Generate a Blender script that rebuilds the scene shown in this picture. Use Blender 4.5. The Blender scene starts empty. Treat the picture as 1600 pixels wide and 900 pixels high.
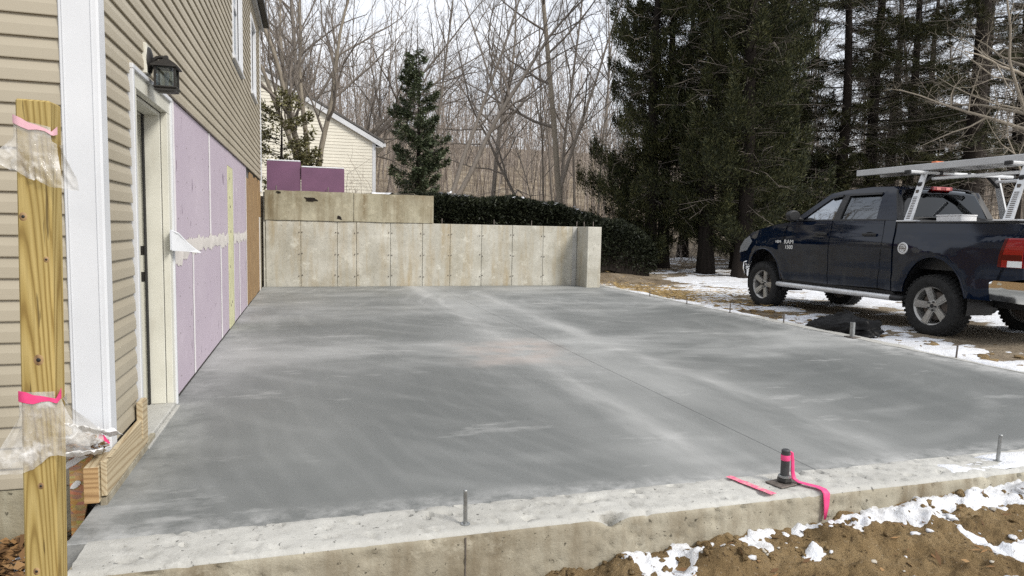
import bpy, bmesh, math, random
import numpy as np
from mathutils import Vector, Matrix

scene = bpy.context.scene
C = scene.collection

# ------------------------------------------------------------------ camera
CAM_F, CAM_YAW, CAM_PITCH, CAM_ROLL, CAM_H = 1055.74, 0.2917, 0.0859, 0.0201, 1.26
cy, sy = math.cos(CAM_YAW), math.sin(CAM_YAW)
_f = Vector((sy, cy, 0)); _r = Vector((cy, -sy, 0)); _u = Vector((0, 0, 1))
f2 = _f * math.cos(CAM_PITCH) - _u * math.sin(CAM_PITCH)
u2 = _u * math.cos(CAM_PITCH) + _f * math.sin(CAM_PITCH)
r3 = _r * math.cos(CAM_ROLL) + u2 * math.sin(CAM_ROLL)
u3 = u2 * math.cos(CAM_ROLL) - _r * math.sin(CAM_ROLL)
cam = bpy.data.objects.new('camera', bpy.data.cameras.new('camera'))
C.objects.link(cam)
cam.data.sensor_width = 36.0
cam.data.lens = CAM_F / 1600 * 36.0
cam.data.clip_start = 0.05
cam.data.clip_end = 2000
cam.matrix_world = Matrix(((r3.x, u3.x, -f2.x, 0), (r3.y, u3.y, -f2.y, 0), (r3.z, u3.z, -f2.z, CAM_H), (0, 0, 0, 1)))
scene.camera = cam

# ------------------------------------------------------------------ sky, sun, exposure
SUN_EL, SUN_AZ = math.radians(42), math.radians(142)      # azimuth clockwise from +Y: behind the camera, to the right
world = bpy.data.worlds.new('World'); scene.world = world
world.use_nodes = True
nt = world.node_tree; nt.nodes.clear()
wo = nt.nodes.new('ShaderNodeOutputWorld'); bg = nt.nodes.new('ShaderNodeBackground')
sky = nt.nodes.new('ShaderNodeTexSky'); sky.sky_type = 'NISHITA'; sky.sun_disc = False
sky.sun_elevation = SUN_EL; sky.sun_rotation = SUN_AZ
sky.air_density = 1.0; sky.dust_density = 2.0; sky.ozone_density = 1.0
tc = nt.nodes.new('ShaderNodeTexCoord')
cn = nt.nodes.new('ShaderNodeTexNoise'); cn.inputs['Scale'].default_value = 2.6; cn.inputs['Detail'].default_value = 7
cn.inputs['Roughness'].default_value = 0.6
mp = nt.nodes.new('ShaderNodeMapping'); mp.inputs['Scale'].default_value = (1, 1, 2.6)
cr = nt.nodes.new('ShaderNodeValToRGB')
cr.color_ramp.elements[0].position = 0.33; cr.color_ramp.elements[0].color = (0.55, 0.55, 0.55, 1)
cr.color_ramp.elements[1].position = 0.66; cr.color_ramp.elements[1].color = (0.97, 0.97, 0.97, 1)
mx = nt.nodes.new('ShaderNodeMixRGB'); mx.inputs[2].default_value = (9.6, 9.8, 10.2, 1)
nt.links.new(tc.outputs['Generated'], mp.inputs['Vector']); nt.links.new(mp.outputs['Vector'], cn.inputs['Vector'])
nt.links.new(cn.outputs['Fac'], cr.inputs['Fac']); nt.links.new(cr.outputs['Color'], mx.inputs[0])
nt.links.new(sky.outputs['Color'], mx.inputs[1]); nt.links.new(mx.outputs[0], bg.inputs['Color'])
bg.inputs['Strength'].default_value = 0.085
nt.links.new(bg.outputs[0], wo.inputs['Surface'])
sun = bpy.data.objects.new('sun', bpy.data.lights.new('sun', 'SUN'))
C.objects.link(sun)
sun.data.energy = 2.1; sun.data.angle = math.radians(18); sun.data.color = (1.0, 0.955, 0.88)
sd = Vector((math.sin(SUN_AZ) * math.cos(SUN_EL), math.cos(SUN_AZ) * math.cos(SUN_EL), math.sin(SUN_EL)))
sun.rotation_euler = sd.to_track_quat('Z', 'Y').to_euler()
sun.location = (6, -10, 14)
scene.view_settings.view_transform = 'Standard'; scene.view_settings.look = 'None'
scene.view_settings.gamma = 1; scene.view_settings.exposure = 0.68
scene.render.engine = 'CYCLES'
scene.cycles.use_denoising = False
scene.cycles.max_bounces = 6; scene.cycles.transparent_max_bounces = 12

# ------------------------------------------------------------------ helpers: noise
_rs = np.random.RandomState(7)
_T = _rs.rand(256, 256)
def vn(x, y, s=0):
    x = np.asarray(x, float) + s * 17.31; y = np.asarray(y, float) + s * 9.77
    xi = np.floor(x).astype(int); yi = np.floor(y).astype(int)
    fx = x - xi; fy = y - yi; fx = fx * fx * (3 - 2 * fx); fy = fy * fy * (3 - 2 * fy)
    a = _T[xi & 255, yi & 255]; b = _T[(xi + 1) & 255, yi & 255]; c = _T[xi & 255, (yi + 1) & 255]; d = _T[(xi + 1) & 255, (yi + 1) & 255]
    return (a * (1 - fx) + b * fx) * (1 - fy) + (c * (1 - fx) + d * fx) * fy
def fbm(x, y, o=4, s=0):
    v = 0; a = 0.5; t = 0
    for i in range(o):
        v = v + a * vn(np.asarray(x) * 2 ** i, np.asarray(y) * 2 ** i, s + i); t += a; a *= 0.5
    return v / t
def sstep(a, b, x):
    t = np.clip((np.asarray(x, float) - a) / (b - a), 0, 1); return t * t * (3 - 2 * t)

# ------------------------------------------------------------------ helpers: meshes and objects
class MB:
    def __init__(s): s.v = []; s.f = []
    def face(s, pts):
        n = len(s.v); s.v += [tuple(p) for p in pts]; s.f.append(tuple(range(n, n + len(pts))))
    def box(s, x0, x1, y0, y1, z0, z1, c=0.0):
        n = len(s.v)
        if c <= 0:
            s.v += [(x0, y0, z0), (x1, y0, z0), (x1, y1, z0), (x0, y1, z0), (x0, y0, z1), (x1, y0, z1), (x1, y1, z1), (x0, y1, z1)]
            s.f += [tuple(n + i for i in q) for q in ((0, 3, 2, 1), (4, 5, 6, 7), (0, 1, 5, 4), (1, 2, 6, 5), (2, 3, 7, 6), (3, 0, 4, 7))]
            return s
        X = (x0, x1); Y = (y0, y1); Z = (z0, z1); idx = {}
        for i in (0, 1):
            for j in (0, 1):
                for k in (0, 1):
                    sx, sy_, sz = (1 - 2 * i), (1 - 2 * j), (1 - 2 * k)
                    for ax in range(3):
                        p = [X[i] + (0 if ax == 0 else sx * c), Y[j] + (0 if ax == 1 else sy_ * c), Z[k] + (0 if ax == 2 else sz * c)]
                        idx[(i, j, k, ax)] = len(s.v); s.v.append(tuple(p))
        def add(q, o):
            p = [Vector(s.v[i]) for i in q]; nn = (p[1] - p[0]).cross(p[2] - p[0])
            s.f.append(tuple(q) if nn.dot(Vector(o)) > 0 else tuple(reversed(q)))
        for i in (0, 1):
            sg = 2 * i - 1
            add([idx[(i, 0, 0, 0)], idx[(i, 1, 0, 0)], idx[(i, 1, 1, 0)], idx[(i, 0, 1, 0)]], (sg, 0, 0))
            add([idx[(0, i, 0, 1)], idx[(1, i, 0, 1)], idx[(1, i, 1, 1)], idx[(0, i, 1, 1)]], (0, sg, 0))
            add([idx[(0, 0, i, 2)], idx[(1, 0, i, 2)], idx[(1, 1, i, 2)], idx[(0, 1, i, 2)]], (0, 0, sg))
        for a in (0, 1):
            for b in (0, 1):
                A, B = 2 * a - 1, 2 * b - 1
                add([idx[(a, b, 0, 0)], idx[(a, b, 1, 0)], idx[(a, b, 1, 1)], idx[(a, b, 0, 1)]], (A, B, 0))
                add([idx[(a, 0, b, 0)], idx[(a, 1, b, 0)], idx[(a, 1, b, 2)], idx[(a, 0, b, 2)]], (A, 0, B))
                add([idx[(0, a, b, 1)], idx[(1, a, b, 1)], idx[(1, a, b, 2)], idx[(0, a, b, 2)]], (0, A, B))
        for i in (0, 1):
            for j in (0, 1):
                for k in (0, 1):
                    add([idx[(i, j, k, 0)], idx[(i, j, k, 1)], idx[(i, j, k, 2)]], (2 * i - 1, 2 * j - 1, 2 * k - 1))
        return s
    def tube(s, pts, rad, n=8, cap=True):
        pts = [Vector(p) for p in pts]
        if not hasattr(rad, '__len__'): rad = [rad] * len(pts)
        d0 = (pts[1] - pts[0]).normalized()
        up = Vector((0, 0, 1)) if abs(d0.z) < 0.9 else Vector((1, 0, 0))
        a = d0.cross(up).normalized(); rings = []
        for i, p in enumerate(pts):
            d = (pts[min(i + 1, len(pts) - 1)] - pts[max(i - 1, 0)]).normalized()
            a = (a - d * a.dot(d)).normalized(); b = d.cross(a)
            st = len(s.v)
            for k in range(n):
                t = 2 * math.pi * k / n
                s.v.append(tuple(p + a * (math.cos(t) * rad[i]) + b * (math.sin(t) * rad[i])))
            rings.append(st)
        for r0, r1 in zip(rings, rings[1:]):
            for k in range(n):
                s.f.append((r0 + k, r0 + (k + 1) % n, r1 + (k + 1) % n, r1 + k))
        if cap:
            s.f.append(tuple(rings[0] + k for k in reversed(range(n)))); s.f.append(tuple(rings[-1] + k for k in range(n)))
        return s
    def lathe(s, prof, c=(0, 0, 0), axis='z', n=24, closed=False):
        st = len(s.v); m = len(prof)
        for k in range(n):
            t = 2 * math.pi * k / n
            for r, h in prof:
                if axis == 'z': p = (c[0] + r * math.cos(t), c[1] + r * math.sin(t), c[2] + h)
                elif axis == 'x': p = (c[0] + h, c[1] + r * math.cos(t), c[2] + r * math.sin(t))
                else: p = (c[0] + r * math.sin(t), c[1] + h, c[2] + r * math.cos(t))
                s.v.append(p)
        for k in range(n):
            k2 = (k + 1) % n
            for j in range(m if closed else m - 1):
                j2 = (j + 1) % m
                s.f.append((st + k * m + j, st + k2 * m + j, st + k2 * m + j2, st + k * m + j2))
        return s
    def grid(s, P):
        P = np.asarray(P); h, w = P.shape[:2]; st = len(s.v)
        s.v += [tuple(q) for q in P.reshape(-1, 3)]
        for i in range(h - 1):
            for j in range(w - 1):
                s.f.append((st + i * w + j, st + i * w + j + 1, st + (i + 1) * w + j + 1, st + (i + 1) * w + j))
        return s
    def prism(s, pts, d):
        """closed polygon pts (3-D) swept along vector d"""
        n = len(pts); st = len(s.v); d = Vector(d)
        s.v += [tuple(p) for p in pts] + [tuple(Vector(p) + d) for p in pts]
        s.f.append(tuple(st + i for i in reversed(range(n)))); s.f.append(tuple(st + n + i for i in range(n)))
        for i in range(n):
            j = (i + 1) % n; s.f.append((st + i, st + j, st + n + j, st + n + i))
        return s
    def xform(s, M, a=0):
        s.v = s.v[:a] + [tuple(M @ Vector(p)) for p in s.v[a:]]; return s
    def mesh(s, name):
        me = bpy.data.meshes.new(name); me.from_pydata(s.v, [], s.f); me.update()
        bm = bmesh.new(); bm.from_mesh(me); bmesh.ops.recalc_face_normals(bm, faces=bm.faces); bm.to_mesh(me); bm.free()
        return me

def np_mesh(name, V, F):
    """V (n,3), F (m,k) arrays -> mesh, fast"""
    me = bpy.data.meshes.new(name); V = np.asarray(V, np.float32); F = np.asarray(F, np.int32)
    me.vertices.add(len(V)); me.vertices.foreach_set('co', V.ravel())
    k = F.shape[1]; me.loops.add(F.size); me.loops.foreach_set('vertex_index', F.ravel())
    me.polygons.add(len(F)); me.polygons.foreach_set('loop_start', np.arange(0, F.size, k, dtype=np.int32))
    me.update(calc_edges=True); me.validate(); return me
def grid_mesh(name, X, Y, Z, keep=None):
    h, w = X.shape; idx = np.arange(h * w).reshape(h, w)
    F = np.stack([idx[:-1, :-1], idx[:-1, 1:], idx[1:, 1:], idx[1:, :-1]], -1).reshape(-1, 4)
    V = np.stack([X, Y, Z], -1).reshape(-1, 3)
    if keep is not None:
        k = keep.ravel()[F].any(1); F = F[k]; u, inv = np.unique(F, return_inverse=True); V = V[u]; F = inv.reshape(-1, 4)
    return np_mesh(name, V, F)
def smooth(o, ang=40):
    me = o.data; me.polygons.foreach_set('use_smooth', [True] * len(me.polygons))
    if ang < 179: me.set_sharp_from_angle(angle=math.radians(ang))
    return o
def tag(o, label=None, cat=None, group=None, kind=None):
    for k, v in (('label', label), ('category', cat), ('group', group), ('kind', kind)):
        if v: o[k] = v
    return o
def obj(name, m, mat, parent=None, sm=None, label=None, cat=None, group=None, kind=None):
    """mesh object; children of an Empty are written in the coordinates of the place, so undo the Empty's offset"""
    me = m.mesh(name) if isinstance(m, MB) else m
    o = bpy.data.objects.new(name, me); C.objects.link(o)
    if mat and not me.materials: me.materials.append(mat)
    if parent is not None:
        o.parent = parent
        if parent.type == 'EMPTY' and not parent.get('_local'):
            o.matrix_parent_inverse = Matrix.Translation(-parent.location)
    if sm: smooth(o, sm)
    return tag(o, label, cat, group, kind)
def thing(name, loc, label, cat, group=None, kind=None, local=False):
    o = bpy.data.objects.new(name, None); C.objects.link(o); o.location = loc; o.empty_display_size = 0.2
    if local: o['_local'] = 1
    return tag(o, label, cat, group, kind)
def copy_tree(o, parent=None):
    c = o.copy(); C.objects.link(c)
    if parent is not None: c.parent = parent
    for ch in list(o.children): copy_tree(ch, c)
    return c

# ------------------------------------------------------------------ helpers: materials
class M:
    def __init__(s, name, col=(0.5, 0.5, 0.5), rough=0.7, spec=0.5, metal=0.0):
        s.m = bpy.data.materials.new(name); s.m.use_nodes = True; s.t = s.m.node_tree
        s.b = s.t.nodes['Principled BSDF']
        s.b.inputs['Base Color'].default_value = (*col, 1); s.b.inputs['Roughness'].default_value = rough
        s.b.inputs['Specular IOR Level'].default_value = spec; s.b.inputs['Metallic'].default_value = metal
        s.co = None; s.bumps = None
    def n(s, t, **kw):
        nd = s.t.nodes.new('ShaderNode' + t)
        for k, v in kw.items():
            if hasattr(nd, k) and not k[0].isupper(): setattr(nd, k, v)
            else: nd.inputs[k.replace('_', ' ')].default_value = v
        return nd
    def l(s, a, b): s.t.links.new(a, b)
    def coord(s, scale=(1, 1, 1), rot=(0, 0, 0), loc=(0, 0, 0)):
        if s.co is None: s.co = s.n('TexCoord')
        m = s.n('Mapping'); m.inputs['Scale'].default_value = scale; m.inputs['Rotation'].default_value = rot; m.inputs['Location'].default_value = loc
        s.l(s.co.outputs['Object'], m.inputs['Vector']); return m.outputs[0]
    def noise(s, sc, det=5, rough=0.55, scale=(1, 1, 1), dist=0, loc=(0, 0, 0), rot=(0, 0, 0)):
        n = s.n('TexNoise'); n.inputs['Scale'].default_value = sc; n.inputs['Detail'].default_value = det
        n.inputs['Roughness'].default_value = rough; n.inputs['Distortion'].default_value = dist
        s.l(s.coord(scale, rot, loc), n.inputs['Vector']); return n.outputs['Fac']
    def ramp(s, fac, stops):
        r = s.n('ValToRGB'); e = r.color_ramp.elements
        while len(e) < len(stops): e.new(0.5)
        for k, (p, c) in zip(e, stops):
            k.position = p; k.color = (*c, 1) if hasattr(c, '__len__') else (c, c, c, 1)
        s.l(fac, r.inputs[0]); return r.outputs[0]
    def mix(s, fac, a, b, mode='MIX'):
        m = s.n('MixRGB'); m.blend_type = mode
        for i, v in ((0, fac), (1, a), (2, b)):
            if hasattr(v, 'is_linked'): s.l(v, m.inputs[i])
            elif hasattr(v, '__len__'): m.inputs[i].default_value = (*v, 1)
            else: m.inputs[i].default_value = v
        return m.outputs[0]
    def math(s, op, a, b=0.0, clamp=False):
        m = s.n('Math'); m.operation = op; m.use_clamp = clamp
        for i, v in ((0, a), (1, b)):
            if hasattr(v, 'is_linked'): s.l(v, m.inputs[i])
            else: m.inputs[i].default_value = v
        return m.outputs[0]
    def xyz(s):
        if s.co is None: s.co = s.n('TexCoord')
        x = s.n('SeparateXYZ'); s.l(s.co.outputs['Object'], x.inputs[0]); return x.outputs
    def col(s, c): s.l(c, s.b.inputs['Base Color']); return s
    def rough(s, c): s.l(c, s.b.inputs['Roughness']); return s
    def bump(s, h, st=0.3, d=0.01):
        b = s.n('Bump'); b.inputs['Strength'].default_value = st; b.inputs['Distance'].default_value = d
        s.l(h, b.inputs['Height'])
        if s.bumps: s.l(s.bumps, b.inputs['Normal'])
        s.bumps = b.outputs[0]; s.l(s.bumps, s.b.inputs['Normal']); return s
    def rand(s):   # 0..1 per object
        o = s.n('ObjectInfo'); return o.outputs['Random']
    def island(s):
        g = s.n('NewGeometry'); return g.outputs['Random Per Island']

def simple(name, c, rough=0.6, spec=0.5, metal=0, var=0.12, sc=9, bump=0.15, bd=0.004):
    m = M(name, c, rough, spec, metal)
    f = m.noise(sc, 6); d = tuple(x * (1 - var) for x in c); b = tuple(min(1, x * (1 + var)) for x in c)
    m.col(m.ramp(f, [(0.3, d), (0.7, b)]))
    if bump: m.bump(m.noise(sc * 12, 4), bump, bd)
    return m.m

MAT = {}
# vinyl clapboards
m = M('vinyl_siding', rough=0.55)
c = m.ramp(m.noise(0.9, 5), [(0.3, (0.325, 0.287, 0.215)), (0.7, (0.385, 0.345, 0.265))])
c = m.mix(m.math('MULTIPLY', m.rand(), 0.5), c, m.mix(0.5, c, (0.42, 0.37, 0.29)))
c = m.mix(m.ramp(m.noise(2.5, 7, 0.7, (1, 1, 0.25)), [(0.52, 0.0), (0.8, 0.28)]), c, (0.23, 0.19, 0.14))
m.col(c); m.bump(m.noise(30, 4, 0.6, (0.08, 0.08, 5)), 0.12, 0.002); m.bump(m.noise(1.2, 2), 0.25, 0.012); MAT['siding'] = m.m
m = M('white_trim', rough=0.45)
c = m.ramp(m.noise(3, 6), [(0.3, (0.57, 0.585, 0.61)), (0.7, (0.63, 0.645, 0.67))])
c = m.mix(m.ramp(m.noise(6, 8, 0.7, (1, 1, 0.35)), [(0.6, 0.0), (0.85, 0.35)]), c, (0.50, 0.48, 0.43))
m.col(c); MAT['white'] = m.m
m = M('door_paint', rough=0.5)
c = m.ramp(m.noise(4, 6), [(0.3, (0.54, 0.53, 0.46)), (0.7, (0.63, 0.62, 0.55))])
c = m.mix(m.ramp(m.noise(9, 8, 0.7, (1, 1, 0.3)), [(0.55, 0.0), (0.8, 0.5)]), c, (0.38, 0.34, 0.27)); m.col(c); MAT['doorpaint'] = m.m
# pressure treated pine
def wood(name, a, b, dark, ax=2, ring=26, rough=0.7, knots=True, seedloc=(0, 0, 0)):
    m = M(name, rough=rough); st = [1, 1, 1]; st[ax] = 0.055
    w = m.n('TexWave'); w.wave_type = 'BANDS'; w.bands_direction = 'DIAGONAL'; w.inputs['Scale'].default_value = ring * .8; w.inputs['Distortion'].default_value = 11
    w.inputs['Detail'].default_value = 2.5; w.inputs['Detail Scale'].default_value = 0.35; w.inputs['Detail Roughness'].default_value = 0.45
    m.l(m.coord(tuple(st), loc=seedloc), w.inputs['Vector']); f = w.outputs['Fac']
    c = m.ramp(f, [(0.0, a), (0.62, b), (0.9, tuple(0.5 * x + 0.5 * y for x, y in zip(b, dark))), (1.0, dark)])
    st2 = [1, 1, 1]; st2[ax] = 0.03
    c = m.mix(m.ramp(m.noise(160, 3, 0.6, tuple(st2)), [(0.35, 0.0), (0.75, 0.45)]), c, dark)
    if knots:
        v = m.n('TexVoronoi'); v.inputs['Scale'].default_value = 2.6; st3 = [1.1, 1.1, 1.1]; st3[ax] = 0.95
        m.l(m.coord(tuple(st3), loc=(0.31, 0.2, 0.17)), v.inputs['Vector'])
        c = m.mix(m.ramp(v.outputs['Distance'], [(0.035, 0.9), (0.075, 0.25), (0.13, 0.0)]), c, (0.07, 0.035, 0.012))
    c = m.mix(m.ramp(m.noise(2.2, 4), [(0.35, 0.0), (0.75, 0.35)]), c, tuple(x * 0.62 for x in a))
    m.col(c); m.bump(m.noise(220, 3, 0.5, tuple(st2)), 0.2, 0.001); return m.m
m = M('treated_pine', rough=0.75, spec=0.25)
_R = Matrix.Rotation(0.26, 3, 'X') @ Matrix.Identity(3); _pc = _R @ Vector((-0.845, 2.455, 0.55 * 0.15))
w = m.n('TexWave'); w.wave_type = 'RINGS'; w.rings_direction = 'Z'; w.inputs['Scale'].default_value = 34; w.inputs['Distortion'].default_value = 3.0; w.inputs['Detail'].default_value = 3; w.inputs['Detail Scale'].default_value = 0.5
m.l(m.coord((1, 1, 0.15), rot=(0.26, 0, 0), loc=tuple(-_pc)), w.inputs['Vector'])
c = m.ramp(w.outputs['Fac'], [(0.0, (0.47, 0.36, 0.145)), (0.6, (0.40, 0.295, 0.105)), (0.88, (0.33, 0.235, 0.078)), (1.0, (0.235, 0.155, 0.046))])
c = m.mix(m.ramp(m.noise(190, 3, 0.6, (1, 1, 0.03)), [(0.35, 0.0), (0.75, 0.4)]), c, (0.17, 0.11, 0.03))
c = m.mix(m.ramp(m.noise(3.0, 5, .6, (1, 1, .5)), [(0.4, 0.0), (0.75, 0.4)]), c, (0.24, 0.19, 0.07))
c = m.mix(m.ramp(m.noise(60, 3, 0.5, (1, 1, 0.06)), [(0.68, 0.0), (0.72, 0.75)]), c, (0.06, 0.035, 0.012))
m.col(c); m.bump(m.noise(220, 3, 0.5, (1, 1, 0.03)), 0.3, 0.001); MAT['post'] = m.m
MAT['lumber'] = wood('lumber', (0.50, 0.42, 0.28), (0.45, 0.37, 0.24), (0.30, 0.22, 0.125), 1, 30)
MAT['endgrain'] = wood('cut_lumber_end', (0.47, 0.31, 0.15), (0.39, 0.245, 0.11), (0.24, 0.135, 0.055), 0, 30, knots=False)
MAT['sheath'] = wood('board_sheathing', (0.42, 0.28, 0.135), (0.31, 0.19, 0.085), (0.13, 0.07, 0.028), 2, 34)
m = M('orange_strand_board', rough=0.75)
v = m.n('TexVoronoi'); v.inputs['Scale'].default_value = 30; m.l(m.coord((1, 1, 2.4)), v.inputs['Vector'])
m.col(m.mix(0.4, m.ramp(m.noise(8, 6), [(0.3, (0.42, 0.245, 0.095)), (0.7, (0.55, 0.35, 0.155))]), v.outputs['Color'], 'SOFT_LIGHT')); MAT['osb'] = m.m
# concretes
def concrete(name, a, b, stain, stain_amt=0.5, pit=0.5, warm=(0.42, 0.33, 0.18), streak=True, rough=0.85):
    m = M(name, rough=rough, spec=0.3)
    c = m.ramp(m.noise(1.7, 9, 0.68), [(0.32, a), (0.66, b)])
    c = m.mix(m.ramp(m.noise(0.9, 6, 0.6, loc=(3, 1, 2)), [(0.48, 0.0), (0.78, stain_amt)]), c, stain)
    if streak: c = m.mix(m.ramp(m.noise(3.8, 6, 0.65, (1, 1, 0.12)), [(0.46, 0.0), (0.70, stain_amt)]), c, warm)
    c = m.mix(m.ramp(m.noise(14, 6, 0.75), [(0.53, 0.0), (0.72, 0.5)]), c, tuple(x * 0.5 for x in a))
    c = m.mix(m.ramp(m.noise(5, 8, 0.75, loc=(7, 3, 1)), [(0.55, 0.0), (0.68, 0.6)]), c, tuple(min(.72, x * 1.25) for x in b))
    c = m.mix(m.ramp(m.noise(38, 3, 0.6), [(0.655, 0.0), (0.70, pit)]), c, tuple(x * 0.25 for x in a))
    c = m.mix(m.math('MULTIPLY', m.rand(), 0.22), c, tuple(x * 0.6 for x in a))
    m.col(c); m.bump(m.noise(60, 5, 0.75), 0.6, 0.006); m.bump(m.noise(9, 6, .65), 0.4, 0.012)
    return m
MAT['wallc'] = concrete('cast_concrete', (0.40, 0.385, 0.33), (0.58, 0.565, 0.50), (0.26, 0.235, 0.165), 0.8, 0.6, (0.36, 0.275, 0.145)).m
MAT['wallu'] = concrete('older_concrete', (0.29, 0.265, 0.185), (0.45, 0.42, 0.32), (0.15, 0.12, 0.07), 0.9, 0.85, (0.17, 0.125, 0.065)).m
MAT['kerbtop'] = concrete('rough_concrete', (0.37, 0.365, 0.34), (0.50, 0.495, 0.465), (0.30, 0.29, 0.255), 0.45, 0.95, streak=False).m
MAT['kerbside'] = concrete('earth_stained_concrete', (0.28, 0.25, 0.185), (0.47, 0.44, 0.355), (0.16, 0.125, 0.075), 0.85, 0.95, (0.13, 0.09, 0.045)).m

# trowelled slab
m = M('trowelled_slab', rough=0.6, spec=0.35)
X, Y, Z = m.xyz()
ST = (1.0, 0.42, 1)
def band(v, at, w, soft):        # 1 inside |v-at|<w
    d = m.math('ABSOLUTE', m.math('SUBTRACT', v, at))
    mr = m.n('MapRange'); mr.interpolation_type = 'SMOOTHSTEP'; m.l(d, mr.inputs['Value'])
    mr.inputs['From Min'].default_value = w + soft; mr.inputs['From Max'].default_value = w; return mr.outputs[0]
def mul(*v):
    o = v[0]
    for q in v[1:]: o = m.math('MULTIPLY', o, q)
    return o
wob = m.math('MULTIPLY', m.math('SUBTRACT', m.noise(0.7, 4), 0.5), 0.9)
Xw = m.math('ADD', X, wob); Yw = m.math('ADD', Y, m.math('MULTIPLY', wob, 2.4))
c = m.ramp(m.noise(0.65, 4, 0.5, ST, dist=0.8), [(0.30, (0.128, 0.134, 0.131)), (0.50, (0.162, 0.168, 0.164)), (0.72, (0.220, 0.225, 0.220))])
DK = (0.088, 0.094, 0.092); LT = (0.385, 0.39, 0.382); CH = (0.50, 0.50, 0.49)
damp1 = mul(band(Xw, 0.35, 0.75, 0.75), band(Yw, 4.0, 0.8, 1.5)); damp2 = mul(band(Xw, 4.7, 0.9, 0.9), band(Yw, 4.4, 0.9, 1.6)); damp3 = mul(band(Xw, 4.2, 1.0, 1.2), band(Yw, 8.6, 0.8, 1.4)); damp4 = mul(band(Xw, 0.6, 0.6, 1.0), band(Yw, 9.0, 1.0, 2.0))
blot = m.ramp(m.noise(1.0, 4, 0.5, ST, loc=(1, 4, 0)), [(0.32, 1.0), (0.66, 0.35)])
for d_, a_ in ((damp1, .55), (damp2, .6), (damp3, .5), (damp4, .35)): c = m.mix(mul(d_, blot, a_), c, DK)
smear = m.noise(1.5, 5, 0.58, (1.0, 0.22, 1)); cloudy = m.noise(1.3, 6, 0.6, (0.5, 1.0, 1), loc=(9, 1, 0))
def dust_sheen(mask, n, lo, hi, amt): return mul(mask, m.ramp(n, [(lo, 0.0), (hi, 1.0)]), amt)
c = m.mix(dust_sheen(band(Xw, 2.62, 0.35, 0.9), smear, 0.30, 0.70, 0.55), c, LT)                         # pale chalky lane along the joint
c = m.mix(dust_sheen(band(m.math('ADD', X, mul(wob, .22)), 2.10, 0.01, 0.20), smear, 0.36, 0.66, 0.5), c, CH)
c = m.mix(dust_sheen(band(m.math('ADD', X, mul(wob, .30)), 3.22, 0.01, 0.22), smear, 0.38, 0.70, 0.5), c, CH)
c = m.mix(dust_sheen(band(Yw, 6.9, 0.30, 0.9), cloudy, 0.36, 0.64, 0.60), c, LT)
c = m.mix(dust_sheen(band(Yw, 10.6, 0.5, 1.2), cloudy, 0.38, 0.66, 0.50), c, LT)  # pale streaks, with the far floor's sky sheen put in the colour
c = m.mix(dust_sheen(band(Yw, 13.4, 0.5, 1.3), cloudy, 0.36, 0.62, 0.55), c, LT)  # back of the slab lightened too, painting in the same sheen
c = m.mix(dust_sheen(band(m.math('ADD', Y, mul(wob, .12)), 2.92, 0.02, 0.20), m.noise(6, 7, .7), 0.40, 0.64, 0.55), c, CH)
c = m.mix(dust_sheen(band(m.math('ADD', X, mul(wob, .2)), 6.48, 0.05, 0.45), m.noise(5, 7, .7), 0.34, 0.62, 0.7), c, CH)
c = m.mix(dust_sheen(band(m.math('ADD', X, mul(wob, .2)), -0.92, 0.05, 0.40), m.noise(4, 7, .7), 0.38, 0.64, 0.5), c, LT)
def sweep(loc, sc, dist, lo, hi, amt, colr, c):        # fine curved float marks
    w = m.n('TexWave'); w.wave_type = 'RINGS'; w.rings_direction = 'Z'; w.inputs['Scale'].default_value = sc; w.inputs['Distortion'].default_value = dist
    w.inputs['Detail'].default_value = 3; w.inputs['Detail Scale'].default_value = 0.6; m.l(m.coord((1, .8, 1), loc=loc), w.inputs['Vector'])
    return m.mix(mul(m.ramp(w.outputs['Fac'], [(lo, 0.0), (hi, 1.0)]), m.ramp(m.noise(0.8, 4, .6, ST, loc=loc), [(0.45, 0.0), (0.62, 1.0)]), amt), c, colr)
c = sweep((0.6, -4.0, 0), 0.9, 7.0, .5, 1.0, .035, LT, c); c = sweep((-4.6, -4.6, 0), 1.9, 5, .5, 1.0, .06, LT, c); c = sweep((-2.4, -8.0, 0), 0.7, 8.0, .6, 1.0, .16, LT, c); c = sweep((-5, -9, 0), 0.9, 8, .0, .35, .25, DK, c)
for rot_, amt, lo, loc_ in ((0.35, 0.5, 0.625, (3, 2, 0)), (-0.7, 0.4, 0.62, (8, 5, 0)), (1.2, 0.45, 0.62, (1, 9, 0))):    # dried cream flecks
    c = m.mix(mul(m.ramp(m.noise(0.95, 7, 0.66, (0.8, 2.2, 1), rot=(0, 0, rot_), loc=loc_), [(lo, 0.0), (lo + 0.12, 1.0)]), amt), c, CH)
c = m.mix(dust_sheen(mul(band(Xw, 2.0, 0.2, 0.6), band(Yw, 6.7, 0.2, 0.7)), m.noise(3, 5), 0.34, 0.6, 0.5), c, (0.40, 0.325, 0.285))
c = m.mix(m.ramp(m.noise(110, 3), [(0.62, 0.0), (0.72, 0.4)]), c, (0.09, 0.09, 0.09))
m.col(c); m.rough(m.ramp(m.noise(1.1, 6, .6, ST), [(0.3, 0.42), (0.7, 0.78)])); m.bump(m.noise(2.2, 5, 0.6, (1, 0.6, 1)), 0.12, 0.012); m.bump(m.noise(90, 4), 0.16, 0.002)
MAT['slab'] = m.m
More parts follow.
